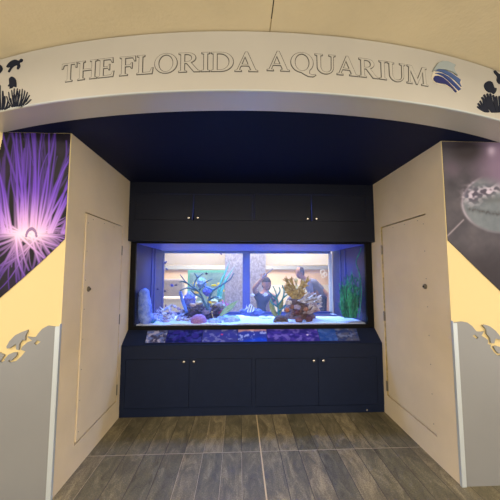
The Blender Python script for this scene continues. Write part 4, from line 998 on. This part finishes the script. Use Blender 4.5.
def person(label, P, hfwd, skinc, hairc, shirtc, pantc, hr, longhair):
    t = thing('person', label, 'person', (P['pel'].x, P['pel'].y, 0))
    J = {'pel': (P['pel'], (.14, .10)), 'spi': (P['spi'], (.125, .09)), 'che': (P['che'], (.145, .10)), 'nec': (P['nec'], .05), 'hb': (P['hd']*.75+P['nec']*.25, .05)}
    E = [('pel', 'spi'), ('spi', 'che'), ('che', 'nec'), ('nec', 'hb')]
    for s in 'LR':
        J.update({'sh'+s: (P['sh'+s], .055), 'el'+s: (P['el'+s], .040), 'wr'+s: (P['wr'+s], .026), 'hi'+s: (P['hi'+s], .085), 'kn'+s: (P['kn'+s], .055), 'an'+s: (P['an'+s], .038), 'to'+s: (P['an'+s]+P['toe']*.16+V((0, 0, -.045)), (.035, .02))})
        E += [('che', 'sh'+s), ('sh'+s, 'el'+s), ('el'+s, 'wr'+s), ('pel', 'hi'+s), ('hi'+s, 'kn'+s), ('kn'+s, 'an'+s), ('an'+s, 'to'+s)]
        d = (P['wr'+s]-P['el'+s]).normalized(); side = d.cross(V((0, 1, .2))); 
        if side.length < .3: side = V((1, 0, 0))
        hand(J, E, 'wr'+s, P['wr'+s]+d*.05, d, side, 'h'+s)
    skin('body', J, E, mat('skin_'+skinc[0], skinc[1], .6), t, lambda bm: head(bm, P['hd'], hfwd, hr))
    sj = {'spi': (P['spi'], (.145, .11)), 'che': (P['che'], (.165, .12)), 'low': (P['pel']*.7+P['spi']*.3, (.155, .12)), 'nb': (P['nec']*.6+P['che']*.4, .075)}
    se = [('spi', 'che'), ('spi', 'low'), ('che', 'nb')]
    for s in 'LR': sj['sh'+s] = (P['sh'+s], .07); sj['sl'+s] = (P['sh'+s]*.35+P['el'+s]*.65, .058); se += [('che', 'sh'+s), ('sh'+s, 'sl'+s)]
    skin('shirt', sj, se, mat('shirt_'+skinc[0], shirtc, .9, var=.06), t)
    pj = {'pel': (P['pel'], (.155, .12))}; pe = []
    for s in 'LR': pj.update({'hi'+s: (P['hi'+s], .10), 'kn'+s: (P['kn'+s], .072), 'an'+s: (P['an'+s]+V((0, 0, .02)), .055)}); pe += [('pel', 'hi'+s), ('hi'+s, 'kn'+s), ('kn'+s, 'an'+s)]
    skin('trousers', pj, pe, mat('trousers_'+skinc[0], pantc, .9), t)
    bm = bmesh.new(); hair(bm, P['hd'], hfwd, hr, longhair); put(obj('hair', bm, mat('hair_'+skinc[0], hairc, .7), None, smooth=True), t)
    for s in 'LR':
        bm = bmesh.new(); a = P['an'+s]; q = a+P['toe']*.07; blob(bm, (q.x, q.y, .045), (.05, .05, .045), .0, 1, 3); blob(bm, (a.x+P['toe'].x*.13, a.y+P['toe'].y*.13, .035), (.048, .07, .034), 0, 1, 3); put(obj('shoe', bm, M_dark, None, smooth=True), t)
    return t
# grey shirted person leaning down to look in, hands on knees
P2 = dict(hd=V((1.055, 4.62, 1.415)), nec=V((1.14, 4.70, 1.32)), che=V((1.28, 4.78, 1.20)), spi=V((1.42, 4.88, 1.09)), pel=V((1.56, 4.98, .98)),
    shL=V((1.20, 4.62, 1.22)), elL=V((1.26, 4.52, .96)), wrL=V((1.36, 4.56, .74)), shR=V((1.38, 4.88, 1.24)), elR=V((1.62, 4.80, 1.00)), wrR=V((1.56, 4.68, .76)),
    hiL=V((1.50, 4.92, .92)), knL=V((1.38, 4.66, .56)), anL=V((1.50, 4.92, .09)), hiR=V((1.64, 5.02, .92)), knR=V((1.56, 4.78, .54)), anR=V((1.66, 5.05, .09)), toe=V((-.5, -.85, 0)))
person('person in grey shirt bending forward with hands on knees, right side beyond tank', P2, (-.75, -.65, -.15), ('tan', (196, 150, 126)), (70, 62, 60), (128, 130, 156), (62, 66, 96), .093, False)
# dark clothed person holding a phone overhead
P1 = dict(hd=V((.475, 4.62, 1.23)), nec=V((.46, 4.64, 1.10)), che=V((.44, 4.64, .97)), spi=V((.42, 4.66, .80)), pel=V((.41, 4.66, .68)),
    shL=V((.31, 4.62, 1.02)), elL=V((.25, 4.50, 1.16)), wrL=V((.37, 4.42, 1.31)), shR=V((.58, 4.62, 1.02)), elR=V((.66, 4.50, .86)), wrR=V((.62, 4.40, .98)),
    hiL=V((.34, 4.66, .64)), knL=V((.33, 4.60, .36)), anL=V((.34, 4.66, .08)), hiR=V((.49, 4.66, .64)), knR=V((.50, 4.60, .36)), anR=V((.50, 4.67, .08)), toe=V((0, -1, 0)))
for k_ in P1: 
    if k_ != 'toe': P1[k_] = P1[k_] + V((.0, .0, 0))
person('dark clothed person raising a phone beyond the tank, before the mosaic pillar', P1, (-.15, -1, .05), ('fair', (206, 160, 140)), (52, 42, 44), (64, 66, 96), (50, 52, 74), .10, True)
bm = bmesh.new(); bx(bm, (-.11, -.005, -.03), (.11, .005, .03), .003)
bmesh.ops.transform(bm, matrix=Matrix.Translation((.47, 4.37, 1.42)) @ Matrix.Rotation(-.68, 4, 'Y') @ Matrix.Rotation(1.2, 4, 'X'), verts=bm.verts)
ph = thing('phone', 'white phone held tilted above the dark clothed person beyond the tank', 'phone', (.47, 4.37, 1.42))
o = put(obj('case', bm, mat('white_phone_case', (236, 230, 214), .3), None), ph)
